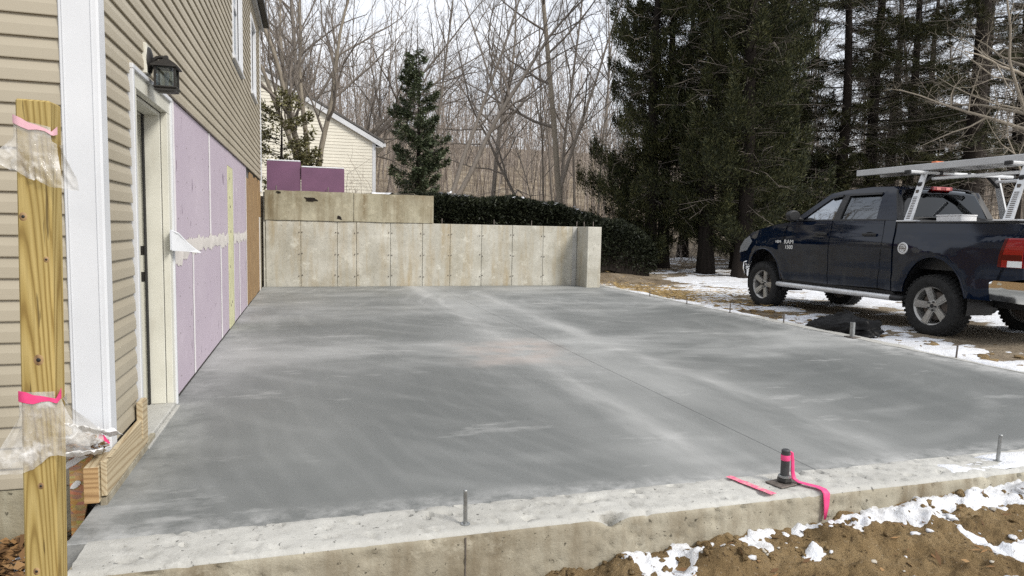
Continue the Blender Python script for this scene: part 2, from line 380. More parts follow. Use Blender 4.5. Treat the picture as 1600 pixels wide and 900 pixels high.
# boards
m = M('lilac_wallboard', rough=0.75)
c = m.ramp(m.noise(1.3, 5), [(0.3, (0.43, 0.365, 0.43)), (0.7, (0.475, 0.41, 0.47))])
c = m.mix(m.ramp(m.noise(2.6, 7, 0.7), [(0.58, 0.0), (0.8, 0.5)]), c, (0.58, 0.50, 0.58))
c = m.mix(m.ramp(m.noise(9, 5, 0.6, (1, 1, 0.35)), [(0.665, 0.0), (0.69, 0.8)]), c, (0.14, 0.10, 0.14))
c = m.mix(m.ramp(m.noise(7, 5, 0.6, (1, 1, 0.6), loc=(2, 4, 1)), [(0.69, 0.0), (0.74, 0.8)]), c, (0.7, 0.67, 0.66)); m.col(c); MAT['lilac'] = m.m
MAT['compound'] = simple('joint_compound', (0.60, 0.565, 0.53), 0.85, 0.3, 0, 0.12, 7)
MAT['bead'] = simple('white_joint_tape', (0.72, 0.69, 0.70), 0.8, 0.3, 0, 0.06, 7)
MAT['yellow'] = simple('pale_yellow_strip', (0.55, 0.54, 0.34), 0.8, 0.3, 0, 0.14, 7)
MAT['foam'] = simple('purple_foam_board', (0.135, 0.062, 0.115), 0.65, 0.4, 0, 0.12, 3)
m = M('snow', (0.80, 0.82, 0.85), 0.6, 0.25)
c = m.mix(m.ramp(m.noise(5, 8, 0.75), [(0.46, 0.0), (0.72, 0.6)]), (0.70, 0.72, 0.76), (0.44, 0.405, 0.35))
c = m.mix(m.ramp(m.noise(42, 5, 0.7), [(0.60, 0.0), (0.70, 0.7)]), c, (0.16, 0.115, 0.07))
m.col(c); m.bump(m.noise(45, 6, 0.7), 0.8, 0.014); m.bump(m.noise(14, 5, 0.6), 0.5, 0.02); MAT['snow'] = m.m
# earth
m = M('sandy_soil', rough=0.95, spec=0.15)
c = m.ramp(m.noise(3.2, 9, 0.68), [(0.25, (0.13, 0.085, 0.042)), (0.5, (0.26, 0.18, 0.09)), (0.75, (0.38, 0.28, 0.155))])
c = m.mix(m.ramp(m.noise(1.1, 6, 0.6, loc=(4, 2, 0)), [(0.56, 0.0), (0.74, 0.45)]), c, (0.075, 0.048, 0.026))
c = m.mix(m.ramp(m.noise(75, 3), [(0.63, 0.0), (0.72, 0.6)]), c, (0.42, 0.36, 0.27))
c = m.mix(m.ramp(m.noise(48, 4, loc=(1, 3, 2)), [(0.60, 0.0), (0.7, 0.8)]), c, (0.045, 0.03, 0.018))
m.col(c); m.bump(m.noise(38, 8, 0.75), 1.0, 0.03); m.bump(m.noise(120, 4, 0.7), 0.8, 0.010); MAT['soil'] = m.m
m = M('ground_cover', rough=0.95, spec=0.15)
c = m.ramp(m.noise(2.4, 9, 0.7), [(0.28, (0.08, 0.062, 0.042)), (0.5, (0.19, 0.15, 0.105)), (0.72, (0.33, 0.27, 0.20))])
c = m.mix(m.ramp(m.noise(0.35, 6, 0.65), [(0.42, 0.0), (0.60, 0.8)]), c, (0.36, 0.305, 0.23))
c = m.mix(m.ramp(m.noise(26, 5, 0.7), [(0.5, 0.0), (0.66, 0.75)]), c, (0.05, 0.036, 0.022))
Xs, Ys, Zs = m.xyz()
m.col(c); m.bump(m.noise(14, 8, 0.75), 0.9, 0.05); MAT['ground'] = m.m
MAT['straw'] = simple('straw', (0.37, 0.265, 0.12), 0.9, 0.2, 0, 0.4, 9)
# plants
def bark(name, a, b, st=0.12, sc=14):
    m = M(name, rough=0.95, spec=0.15)
    f = m.noise(sc, 7, 0.7, (1, 1, st)); m.col(m.mix(m.math('MULTIPLY', m.rand(), 0.4), m.ramp(f, [(0.3, a), (0.7, b)]), tuple(x * 1.5 for x in b))); m.bump(f, 0.8, 0.03); return m.m
MAT['bark'] = bark('grey_bark', (0.080, 0.070, 0.060), (0.21, 0.185, 0.16))
MAT['twig'] = bark('twig_bark', (0.11, 0.095, 0.082), (0.20, 0.175, 0.152))
MAT['palebark'] = bark('pale_bark', (0.17, 0.145, 0.115), (0.30, 0.265, 0.215))
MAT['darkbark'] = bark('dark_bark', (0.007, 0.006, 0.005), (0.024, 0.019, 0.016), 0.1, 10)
def leafmat(name, stops, rough=0.6, trans=0.15):
    m = M(name, rough=rough, spec=0.25)
    r = m.math('ADD', m.math('MULTIPLY', m.island(), 0.6), m.math('MULTIPLY', m.noise(0.9, 3), 0.55))
    m.col(m.ramp(r, stops))
    return m.m
MAT['cedar'] = leafmat('cedar_foliage', [(0.15, (0.007, 0.010, 0.005)), (0.5, (0.022, 0.028, 0.011)), (0.9, (0.090, 0.090, 0.034))])
MAT['pine'] = leafmat('pine_needles', [(0.1, (0.014, 0.018, 0.008)), (0.5, (0.036, 0.041, 0.016)), (0.9, (0.085, 0.08, 0.032))])
MAT['ever'] = leafmat('evergreen_leaf', [(0.1, (0.026, 0.038, 0.020)), (0.5, (0.058, 0.076, 0.040)), (0.85, (0.12, 0.138, 0.078)), (1.0, (0.16, 0.175, 0.12))], 0.45)
MAT['rhodo'] = leafmat('broadleaf_evergreen', [(0.1, (0.055, 0.055, 0.024)), (0.5, (0.11, 0.105, 0.045)), (0.9, (0.23, 0.215, 0.11))], 0.45)
MAT['hedge'] = leafmat('hedge_leaf', [(0.1, (0.006, 0.008, 0.005)), (0.55, (0.015, 0.019, 0.010)), (0.95, (0.040, 0.046, 0.024))], 0.5)
MAT['litter'] = leafmat('dead_leaves', [(0.1, (0.045, 0.024, 0.012)), (0.45, (0.13, 0.070, 0.030)), (0.75, (0.25, 0.14, 0.058)), (1.0, (0.34, 0.235, 0.12))], 0.8)
m = M('haze_pale_wood', rough=1, spec=0.1)  # wood colour kept pale to paint in haze over the far woods
m.col(m.ramp(m.island(), [(0.1, (0.19, 0.16, 0.135)), (0.6, (0.31, 0.265, 0.23)), (1.0, (0.42, 0.37, 0.33))])); MAT['farwood'] = m.m
# metals, glass, truck
MAT['steel'] = simple('galvanised_steel', (0.33, 0.34, 0.34), 0.45, 0.5, 0.85, 0.2, 40)
MAT['rust'] = simple('weathered_steel', (0.15, 0.13, 0.115), 0.7, 0.4, 0.5, 0.35, 40)
MAT['alu'] = simple('aluminium', (0.64, 0.65, 0.66), 0.42, 0.5, 0.45, 0.1, 6)
MAT['plank'] = simple('dull_aluminium', (0.46, 0.465, 0.47), 0.55, 0.5, 0.25, 0.08, 4)
MAT['chrome'] = M('chrome', (0.78, 0.79, 0.8), 0.07, 0.5, 1.0).m
MAT['rim'] = simple('grey_alloy', (0.36, 0.355, 0.34), 0.38, 0.5, 0.6, 0.15, 12)
MAT['blackplastic'] = simple('black_plastic', (0.012, 0.012, 0.013), 0.5, 0.5, 0, 0.2, 12)
MAT['bronze'] = simple('dark_bronze', (0.022, 0.02, 0.018), 0.5, 0.5, 0.3, 0.3, 20)
MAT['rubber'] = simple('tyre_rubber', (0.017, 0.017, 0.017), 0.85, 0.3, 0, 0.3, 14, 0.3)
m = M('navy_paint', rough=0.16, spec=0.5)
X, Y, Z = m.xyz()
c = m.ramp(m.noise(1.5, 4), [(0.3, (0.0017, 0.0048, 0.0140)), (0.7, (0.0024, 0.0070, 0.020))])
low = m.n('MapRange'); m.l(Z, low.inputs['Value']); low.inputs['From Min'].default_value = 1.1; low.inputs['From Max'].default_value = 0.5
grime = m.math('MULTIPLY', low.outputs[0], m.ramp(m.noise(5, 7, 0.7, (1, 1, 0.22)), [(0.50, 0.0), (0.78, 0.45)]))
c = m.mix(grime, c, (0.08, 0.085, 0.088)); m.col(c)
m.rough(m.ramp(grime, [(0.0, 0.06), (0.5, 0.4)]))
m.b.inputs['Specular IOR Level'].default_value = 0.42; MAT['paint'] = m.m
def glassmat(name, tint, refl, rough=0.02):
    m = M(name); t = m.t; t.nodes.remove(m.b); o = t.nodes['Material Output']
    tr = m.n('BsdfTransparent'); tr.inputs[0].default_value = (*tint, 1)
    gl = m.n('BsdfGlossy'); gl.inputs['Roughness'].default_value = rough; gl.inputs[0].default_value = (0.9, 0.95, 1, 1)
    fr = m.n('Fresnel'); fr.inputs[0].default_value = 1.5
    k = m.n('Math'); k.operation = 'MULTIPLY_ADD'; m.l(fr.outputs[0], k.inputs[0]); k.inputs[1].default_value = 1.0; k.inputs[2].default_value = refl
    mixs = m.n('MixShader'); m.l(k.outputs[0], mixs.inputs[0]); m.l(tr.outputs[0], mixs.inputs[1]); m.l(gl.outputs[0], mixs.inputs[2])
    m.l(mixs.outputs[0], o.inputs[0]); return m.m
MAT['glass'] = glassmat('window_glass', (0.5, 0.55, 0.55), 0.06)
MAT['sideglass'] = glassmat('truck_glass', (0.40, 0.48, 0.49), 0.34)
MAT['rearglass'] = glassmat('privacy_glass', (0.14, 0.18, 0.20), 0.10)
MAT['darkglass'] = glassmat('tinted_glass', (0.05, 0.06, 0.065), 0.0)
m = M('tail_lamp_red', (0.22, 0.004, 0.005), 0.10); m.col(m.mix(m.ramp(m.math('SINE', m.math('MULTIPLY', m.xyz()[2], 210.0)), [(0.2, 0.0), (0.9, .35)]), (0.26, 0.005, 0.006), (0.08, 0.002, 0.003))); m.b.inputs['Coat Weight'].default_value = 0.5; MAT['red'] = m.m
MAT['deepred'] = M('deep_red_lens', (0.07, 0.002, 0.003), 0.12).m
MAT['clearlamp'] = M('clear_lamp', (0.72, 0.74, 0.74), 0.15).m
MAT['headlamp'] = M('smoked_headlamp', (0.22, 0.23, 0.24), 0.12).m
MAT['badge'] = M('silver_badge', (0.7, 0.71, 0.72), 0.3, 0.5, 0.3).m
MAT['seat'] = simple('dark_upholstery', (0.03, 0.03, 0.032), 0.8)
MAT['palepink'] = simple('pale_pink_seal', (0.72, 0.42, 0.48), 0.5)
m = M('pink_tape', (0.80, 0.055, 0.22), 0.5); m.col(m.ramp(m.noise(12, 5), [(0.3, (0.66, 0.03, 0.15)), (0.7, (0.84, 0.09, 0.27))])); MAT['pink'] = m.m
m = M('pink_spray_paint', (0.8, 0.1, 0.25), 0.8)
m.col(m.ramp(m.noise(35, 6, 0.7), [(0.34, (0.50, 0.42, 0.40)), (0.46, (0.66, 0.22, 0.27)), (0.62, (0.80, 0.08, 0.22))])); MAT['pinkspray'] = m.m
# clear bag
m = M('clear_plastic'); t = m.t; t.nodes.remove(m.b); o_ = t.nodes['Material Output']
tr = m.n('BsdfTransparent'); tr.inputs[0].default_value = (0.93, 0.93, 0.92, 1)
df = m.n('BsdfPrincipled'); df.inputs['Base Color'].default_value = (0.72, 0.71, 0.69, 1); df.inputs['Roughness'].default_value = 0.12
fac = m.ramp(m.noise(11, 5, 0.6), [(0.3, 0.16), (0.55, 0.36), (0.68, 0.85)])
ms = m.n('MixShader'); m.l(fac, ms.inputs[0]); m.l(tr.outputs[0], ms.inputs[1]); m.l(df.outputs[0], ms.inputs[2]); m.l(ms.outputs[0], o_.inputs[0])
bmp = m.n('Bump'); bmp.inputs['Strength'].default_value = 0.6; bmp.inputs['Distance'].default_value = 0.01; m.l(m.noise(22, 4), bmp.inputs['Height']); m.l(bmp.outputs[0], df.inputs['Normal'])
MAT['bag'] = m.m
m = M('black_tarp', (0.004, 0.004, 0.0045), 0.45, 0.2); m.bump(m.noise(9, 6), 0.6, 0.03); MAT['tarp'] = m.m
MAT['paper'] = simple('torn_white_wrap', (0.72, 0.72, 0.72), 0.7, 0.4, 0, 0.1, 12)
MAT['creamsiding'] = simple('cream_siding', (0.68, 0.65, 0.56), 0.6, 0.4, 0, 0.06, 2)
MAT['shingle'] = simple('grey_shingles', (0.11, 0.105, 0.10), 0.9, 0.3, 0, 0.3, 9)
MAT['interior'] = simple('dim_interior', (0.10, 0.095, 0.09), 0.9)

# ================================================================== ground
def plateau(x):
    p = 1.22 + 0.63 * (1 - sstep(2.35, 2.75, x))
    return p * (1 - sstep(6.3, 9.4, x))
def gz(x, y, detail=True):
    x = np.asarray(x, float); y = np.asarray(y, float)
    front = np.interp(x, [-3, -0.9, 0.3, 1.1, 2.44, 3.76, 7, 12], [-0.20, -0.22, -0.27, -0.235, -0.135, -0.075, -0.06, -0.06])
    z = front - 0.10 * np.clip(2.65 - y, 0, 2.5) * (1 - sstep(5, 8, x))
    right = -0.055 + 0.03 * (fbm(x * 0.8, y * 0.8, 3, 3) - 0.5)
    z = np.where((x > 6.6) & (y > 2.65), right, z)
    inner = (x > -9.0) & (x < 6.66) & (y > 2.85) & (y < 14.72)
    z = np.where(inner, -0.45, z)
    z = np.where((x < -0.86) & (y < 3.62) & (y > 1.5), -0.21 + 0.05 * (fbm(x * 3, y * 3, 3, 8) - 0.5), z)
    st = sstep(14.74, 14.9, y)
    st2 = np.where(x > 6.3, sstep(15.6, 18.5, y), st)
    z = z * (1 - st2) + st2 * (plateau(x) + 0.02 * (y - 14.9))
    z = z + 9.0 * sstep(26, 100, y) * (0.55 + 0.45 * (1 - sstep(20, 60, x))) + 22 * sstep(90, 260, y)
    z = z + 0.5 * sstep(20, 30, x) * 0
    if detail:
        far = sstep(16, 22, y) + sstep(9, 14, x)
        z = z + np.clip(far, 0, 1) * 0.10 * (fbm(x * 0.7, y * 0.7, 4, 5) - 0.5)
    return z
gx = np.unique(np.concatenate([np.linspace(-260, -20, 25), np.linspace(-20, -4, 17), np.linspace(-4, 12, 110), np.linspace(12, 40, 90), np.linspace(40, 300, 40), [6.655, 6.665]]))
gy = np.unique(np.concatenate([np.linspace(-40, 0, 21), np.linspace(0, 14.7, 110), [14.73, 14.75, 14.78, 14.82, 14.86, 14.9], np.linspace(15, 40, 110), np.linspace(40, 340, 90)]))
GX, GY = np.meshgrid(gx, gy)
g = obj('ground', grid_mesh('ground', GX, GY, gz(GX, GY) - 0.012 * ((GX > -0.6) & (GX < 6.0) & (GY < 2.68)) - 0.06 * ((GX > -0.3) & (GX < 5.5) & (GY < 2.6) & (GY > 0.9))), MAT['ground'], sm=180, kind='structure')

# sandy soil banked against the curb, in fine relief
sx = np.arange(-0.75, 6.4, 0.014); sy_ = np.arange(0.7, 2.70, 0.014)
SX, SY = np.meshgrid(sx, sy_)
def soil_z(x, y):
    b = gz(x, y, False)
    n = 0.05 * (fbm(x * 2.3, y * 2.3, 3, 21) - 0.5) + 0.04 * (fbm(x * 7, y * 7, 3, 31) - 0.5) + 0.034 * np.maximum(fbm(x * 16, y * 16, 3, 41) - 0.42, 0) * 2 + 0.022 * (fbm(x * 34, y * 34, 2, 43) - 0.5)
    edge = np.exp(-((y - 2.50) / 0.16) ** 2) * (0.06 * np.maximum(fbm(x * 5.5, y * 5.5, 3, 51) - 0.42, 0) * 3)
    e2 = np.minimum(np.minimum(x + 0.75, 6.4 - x) / 0.5, (y - 0.7) / 0.3)
    return b + n + edge - 0.12 * (1 - np.clip(e2, 0, 1))
SZ = soil_z(SX, SY)
obj('sandy_soil', grid_mesh('sandy_soil', SX, SY, SZ), MAT['soil'], sm=180, kind='structure')
# snow lying on that soil
SNOWB = [(1.40, 2.58, .13, .10, 1.0), (1.60, 2.60, .12, .09, 1.0), (1.47, 2.46, .09, .10, 1), (1.55, 2.50, .14, .06, .7), (1.93, 2.62, .12, .06, .8), (2.05, 2.63, .14, .06, .9), (2.24, 2.63, .13, .05, .9), (2.0, 2.55, .18, .05, .6),
         (2.19, 2.43, .06, .05, .9), (2.50, 2.58, .15, .09, 1.0), (2.78, 2.60, .22, .09, 1.1), (2.95, 2.50, .22, .07, .8), (3.1, 2.60, .22, .09, 1.1), (3.45, 2.58, .26, .12, 1.2), (3.75, 2.55, .3, .16, 1.25), (4.3, 2.5, .5, .2, 1.2),
         (5.2, 2.4, .7, .3, 1.2), (2.98, 2.30, .06, .17, .85), (3.03, 2.15, .10, .12, .9), (3.2, 2.2, .12, .05, .75), (2.42, 2.12, .10, .04, .75), (2.8, 1.98, .16, .05, .7), (1.78, 2.2, .08, .04, .5), (3.4, 2.28, .22, .06, .8), (3.9, 2.2, .5, .08, .8)]
mask = np.zeros_like(SX)
for bx_, by_, rx, ry, a in SNOWB: mask = np.maximum(mask, a * np.exp(-((SX - bx_) / rx) ** 2 - ((SY - by_) / ry) ** 2))
tn = mask + 0.85 * (fbm(SX * 9, SY * 9, 4, 61) - 0.5) + 0.95 * (fbm(SX * 24, SY * 24, 4, 71) - 0.5)
th = np.clip((tn - 0.54) * 0.06, -0.02, 0.011)
obj('snow', grid_mesh('snow', SX, SY, SZ + th - 0.002, th > -0.015), MAT['snow'], sm=180, kind='stuff', label='patches of old snow on the sandy soil beside the curb')
# clods and stones on that soil
rng = np.random.RandomState(5)
def lump(n, r, fx, fy, zf, name, mat, label, flat=0.7, thick=(0.3, 1.7)):
    bm0 = bmesh.new(); bmesh.ops.create_icosphere(bm0, subdivisions=2, radius=1)
    spk = rng.rand(len(bm0.verts)) * .5; bv = np.array([v.co[:] for v in bm0.verts]); bf = np.array([[v.index for v in f.verts] for f in bm0.faces]); bm0.free()
    V = []; F = []
    for i in range(n):
        x, y = fx(), fy(); rr = r * rng.uniform(*thick) * (1.0 if rng.rand() < .9 else 1.7)
        d = 1 + 1.3 * (fbm(bv[:, 0] * 2 + i * 3.1, bv[:, 1] * 2 + bv[:, 2] * 1.7 + i, 3, 2) - 0.5) + spk[np.arange(len(bv)) * (i % 7 + 1) % len(bv)] - .25
        p = bv * d[:, None] * rr * np.array([rng.uniform(.7, 1.4), rng.uniform(.6, 1.1), flat])
        a = rng.uniform(0, 6.28); ca, sa = math.cos(a), math.sin(a)
        p = np.stack([p[:, 0] * ca - p[:, 1] * sa + x, p[:, 0] * sa + p[:, 1] * ca + y, p[:, 2] + float(zf(x, y)) + rr * flat * 0.25], 1)
        F.append(bf + len(V) * len(bv)); V.append(p)
    return obj(name, np_mesh(name, np.concatenate(V), np.concatenate(F)), mat, sm=(180 if 'snow' in name else None), kind='stuff', label=label)
lump(230, 0.010, lambda: rng.uniform(0.9, 4.6), lambda: 2.63 - abs(rng.normal(0, 0.11)), soil_z, 'soil_clods', MAT['soil'], 'brown clods of earth heaped along the curb foot')
lump(120, 0.007, lambda: rng.uniform(1.0, 4.6), lambda: rng.uniform(1.7, 2.6), soil_z, 'pebbles', simple('pebble', (0.36, 0.33, 0.28), 0.9, 0.3, 0, 0.4, 5), 'small pale stones scattered on the sandy soil', 0.6)
lump(34, 0.014, lambda: rng.uniform(1.3, 4.2), lambda: rng.uniform(2.1, 2.62), soil_z, 'snow_lumps', MAT['snow'], 'small lumps of crusted snow on the sandy soil', 0.45)

# snow and packed ground beside the slab and under the truck
rx_ = np.arange(6.62, 24, 0.045); ry_ = np.concatenate([np.arange(1.5, 14.0, 0.045), np.arange(14.0, 26, 0.07)])
RX, RY = np.meshgrid(rx_, ry_); RZ = gz(RX, RY)
tn = fbm(RX * 1.1, RY * 1.9, 5, 81) + 0.50 * (fbm(RX * 5, RY * 8, 4, 91) - 0.5)
tn = tn + 0.16 * np.exp(-((RX - 6.95) / 0.35) ** 2) + 0.13 * np.exp(-((RX - 7.8) / 0.5) ** 2 - ((RY - 6.3) / 0.9) ** 2) + 0.14 * np.exp(-((RX - 10.9) / 1.3) ** 2)
tn = tn - 0.30 * np.exp(-((RX - 9.1) / 0.75) ** 2) * sstep(4, 5.5, RY) * (1 - sstep(9.5, 11.5, RY)) - 0.35 * sstep(16.5, 19, RY) * 0.3
tn = tn - 0.5 * sstep(15.2, 15.8, RY) * (1 - sstep(9.0, 9.8, RX))
tn = tn - 0.22 * np.exp(-((RX - 7.1) / 0.6) ** 2 - ((RY - 13.2) / 1.5) ** 2) + 0.06 * sstep(11, 12.5, RY) * (1 - sstep(16, 17.5, RY))
th = np.clip((tn - 0.50) * 0.14, -0.03, 0.022) + 0.014 * (fbm(RX * 12, RY * 12, 3, 95) - 0.5)
obj('snow', grid_mesh('snow', RX, RY, RZ + th, th > -0.02), MAT['snow'], sm=180, kind='stuff', label='thin trodden snow on the ground around the parked truck')
lump(420, 0.030, lambda: 6.68 + abs(rng.normal(0.15, 0.55)), lambda: rng.uniform(3, 14.5), gz, 'earth_crumbs', MAT['soil'], 'dark crumbs of earth along the slab edge by the truck', 0.45)

# scattered straw near the wall end
def leafquads(P, D, Wd, L, W):
    """kites: base P, direction D, side Wd, lengths L, widths W"""
    L = np.asarray(L)[:, None]; W = np.asarray(W)[:, None]
    V = np.stack([P, P + D * L * 0.45 + Wd * W * 0.5, P + D * L, P + D * L * 0.45 - Wd * W * 0.5], 1).reshape(-1, 3)
    return V, np.arange(len(V)).reshape(-1, 4)
def unit(a): return a / np.maximum(np.linalg.norm(a, axis=-1, keepdims=True), 1e-9)
def rdir(n, r): return unit(r.normal(size=(n, 3)))
n = 2200; r = np.random.RandomState(11)
sxp = 6.75 + abs(r.normal(0.1, 0.75, n)); syp = r.normal(13.0, 1.35, n); k = r.rand(n) < 0.2; sxp[k] = 8.4 + r.normal(0, .9, k.sum()); syp[k] = r.normal(12.6, 1.2, k.sum())
D = rdir(n, r); D[:, 2] = abs(D[:, 2]) * 0.15; D = unit(D); Wd = unit(np.cross(D, rdir(n, r)))
V, F = leafquads(np.stack([sxp, syp, gz(sxp, syp) + 0.03 + 0.02 * r.rand(n)], 1), D, Wd, r.uniform(.08, .22, n), r.uniform(.006, .016, n))
obj('straw', np_mesh('straw', V, F), MAT['straw'], kind='stuff', label='scattered golden straw by the end of the concrete wall')

# ================================================================== slab, curbs
SL = thing('concrete_slab', (2.8, 8.7, 0), 'freshly trowelled grey concrete slab between house and truck', 'slab', kind='structure')
def slabpiece(x0, x1):
    b = MB(); b.box(x0, x1, 2.925, 14.62, -0.15, 0.0, 0.003); return b
obj('slab_bay', slabpiece(-0.9225, 2.6145), MAT['slab'], SL)
obj('slab_bay', slabpiece(2.618, 6.475), MAT['slab'], SL)
b = MB(); b.box(2.60, 2.63, 2.93, 14.6, -0.15, -0.005); obj('control_joint', b, MAT['rust'], SL)

def curb_mesh(name, L0, L1, prof, mk, res=0.02, amp=0.006):
    """rough concrete bar: profile points (across,z) swept along a length, roughened"""
    t = np.arange(L0, L1 + 1e-6, res); pr = np.array(prof); T, K = np.meshgrid(t, np.arange(len(pr)))
    A = pr[K, 0]; Zz = pr[K, 1]
    n = (fbm(T * 6, K * 0.55, 4, 15) - 0.5); n2 = (fbm(T * 28, K * 1.3, 3, 25) - 0.5)
    return T, A, Zz, n, n2
def dense(pts, d):
    o = []
    for (a, b), (c, e) in zip(pts, pts[1:]):
        k = max(1, int(round(math.hypot(c - a, e - b) / d)))
        o += [(a + (c - a) * i / k, b + (e - b) * i / k) for i in range(k)]
    return o + [pts[-1]]
CU = thing('foundation_curb', (2.9, 2.78, 0), 'low concrete foundation wall with bolts along the near slab edge', 'curb')
prof = dense([(2.928, -0.02), (2.926, 0.004), (2.90, 0.008), (2.68, 0.004), (2.664, 0.0), (2.652, -0.012), (2.648, -0.03), (2.645, -0.60)], 0.02)
T, A, Zz, n, n2 = curb_mesh('c', -0.84, 6.7, prof, None)
top = Zz > -0.02
chip = np.maximum(fbm(T * 9, A * 0 + 3, 3, 44) - 0.67, 0) * 0.25 * np.exp(-((A - 2.655) / 0.02) ** 2) * np.exp(-(Zz / 0.03) ** 2)
pits = np.maximum(fbm(T * 40, A * 40, 2, 90) - .66, 0) * .10
calm = np.clip((A - 2.66) / .04, .12, 1); ztop = np.where(top, (n * 0.005 + n2 * 0.008 - pits * 1.6) * calm, 0) - chip * 1.6
yy = A + np.where(~top, n * 0.004 + n2 * 0.005 + np.maximum(fbm(T * 30, Zz * 30, 2, 92) - .64, 0) * .08, 0) + chip * 1.4
lap = np.where(A > 2.90, (fbm(T * 3, A * 0, 3, 47) - 0.5) * 0.02, 0)
me = grid_mesh('curb_body', T, yy + lap * (Zz > -0.015), Zz + ztop)
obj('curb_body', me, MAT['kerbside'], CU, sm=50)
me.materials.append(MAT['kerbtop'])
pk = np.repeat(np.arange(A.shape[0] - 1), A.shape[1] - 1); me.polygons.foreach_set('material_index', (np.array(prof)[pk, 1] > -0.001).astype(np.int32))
b = MB(); b.box(-0.845, -0.838, 2.66, 2.92, -0.6, -0.004); obj('end_face', b, MAT['kerbside'], CU)
b = MB(); b.box(0.613, 0.618, 2.6435, 2.6475, -0.4, -0.02); obj('pour_joint', b, MAT['rust'], CU)
CU2 = thing('foundation_curb', (6.58, 8.7, 0), 'pale concrete foundation edge between slab and truck', 'curb')
prof = dense([(6.478, -0.02), (6.48, 0.005), (6.50, 0.008), (6.66, 0.004), (6.672, -0.01), (6.676, -0.03), (6.68, -0.4)], 0.025)
T, A, Zz, n, n2 = curb_mesh('c', 2.93, 14.6, prof, None, 0.04)
me = grid_mesh('curb_body', A + n * 0.012, T, Zz + np.where(Zz > -0.02, n * 0.012 + n2 * 0.006, 0))
obj('curb_body', me, MAT['kerbtop'], CU2, sm=50)
# snow dusted on the curbs
def dusting(name, x0, x1, y0, y1, res, thr, seed, label, sx=3, sy=3, amt=0.12):
    X_, Y_ = np.meshgrid(np.arange(x0, x1, res), np.arange(y0, y1, res))
    t_ = fbm(X_ * sx, Y_ * sy, 5, seed) - thr; t_ = np.clip(t_ * amt, -0.015, 0.016)
    e = np.minimum(np.minimum(X_ - x0, x1 - X_), np.minimum(Y_ - y0, y1 - Y_)); t_ = t_ - 0.02 * (1 - np.clip(e / 0.03, 0, 1))
    obj(name, grid_mesh(name, X_, Y_, 0.008 + t_, t_ > -0.008), MAT['snow'], sm=180, kind='stuff', label=label)
dusting('snow', 6.50, 6.72, 3.0, 14.3, 0.03, 0.50, 103, 'thin snow dusted along the far right slab edge', 3, 1.0)
dusting('snow', 3.3, 6.5, 2.69, 2.90, 0.02, 0.47, 105, 'thin snow dusted on the curb near the frame edge', 3, 4, 0.08)

# ================================================================== retaining wall
RW = thing('retaining_wall', (2.8, 14.78, 0), 'stepped cast concrete retaining wall across the end of the slab', 'wall')
WY = 14.65
b = MB(); b.box(-0.90, 6.24, WY + 0.022, WY + 0.30, -0.4, 1.335); b.box(-0.90, 2.555, WY + 0.03, WY + 0.30, 1.335, 1.93)
obj('core', b, MAT['wallc'], RW)
seams = [-0.86, -0.177, 0.555, 0.948, 1.66, 2.349, 2.958, 3.669, 4.384, 5.12, 5.93]
for i, (a, c_) in enumerate(zip(seams, seams[1:])):
    b = MB(); top = 1.355 if a < 2.3 else 1.36
    off = rng.uniform(-0.004, 0.004)
    b.box(a + 0.004, c_ - 0.004, WY + off, WY + 0.05, -0.3, top, 0.005); obj('wall_panel', b, MAT['wallc'], RW)
b = MB(); b.box(2.60, 6.23, WY + 0.055, WY + 0.305, 1.30, 1.358, 0.006); obj('wall_top', b, MAT['kerbtop'], RW)
for a, c_, dz in ((-0.87, 0.885, 0.0), (0.895, 2.58, -0.006)):
    b = MB(); t = np.arange(a, c_ + 1e-6, (c_ - a) / 60); zz = np.linspace(1.366, 1.965 + dz, 22)
    XX, ZZ = np.meshgrid(t, zz); YY = WY - 0.02 + 0.018 * (fbm(XX * 4, ZZ * 4, 4, 33) - 0.5)
    ZZ = ZZ + np.where(np.arange(22)[:, None] == 21, 0.02 * (fbm(XX * 5, ZZ * 0, 3, 35) - 0.5), 0) + np.where(np.arange(22)[:, None] == 0, 0.014 * (fbm(XX * 5, ZZ * 0, 3, 36) - 0.5), 0)
    P = np.stack([XX, YY, ZZ], -1); b.grid(P)
    b.grid(np.stack([P[-1], np.stack([P[-1][:, 0], P[-1][:, 1] * 0 + WY + 0.31, P[-1][:, 2]], -1)], 0))
    b.grid(np.stack([P[0], np.stack([P[0][:, 0], P[0][:, 1] * 0 + WY + 0.05, P[0][:, 2]], -1)], 0))
    for e in (0, -1):
        b.grid(np.stack([P[:, e], np.stack([P[:, e][:, 0], P[:, e][:, 1] * 0 + WY + 0.31, P[:, e][:, 2]], -1)], 0))
    obj('upper_block', b, MAT['wallu'], RW, sm=40)
# form-tie marks at the seams
b = MB()
for s_ in seams[1:-1]:
    for z_ in (0.22, 0.68, 1.13):
        for d_ in (-0.035, 0.03):
            b.lathe([(0.0, -0.012), (0.011, -0.010), (0.012, 0.01)], (s_ + d_ + rng.uniform(-.006, .006), WY - 0.004, z_ + rng.uniform(-.02, .02)), 'y', 7)
obj('form_tie', b, MAT['rust'], RW, kind='stuff')
# dark chips broken out of the upper course
for cx, cz_, w_, h_ in ((0.02, 1.80, 0.34, 0.11), (0.60, 1.44, 0.12, 0.09), (-0.60, 1.93, 0.09, 0.05)):
    b = MB(); k = 14
    ring = [(cx + w_ / 2 * math.cos(t) * rng.uniform(.45, 1.15), WY - 0.033, cz_ + h_ / 2 * math.sin(t) * rng.uniform(.6, 1.15)) for t in np.linspace(0, 6.28, k, endpoint=False)]
    ring = [(x + .5 * (cz_ - z), y, z) for x, y, z in ring]
    b.prism(ring, (0, 0.025, 0)); obj('broken_chip', b, MAT['darkbark'], RW)
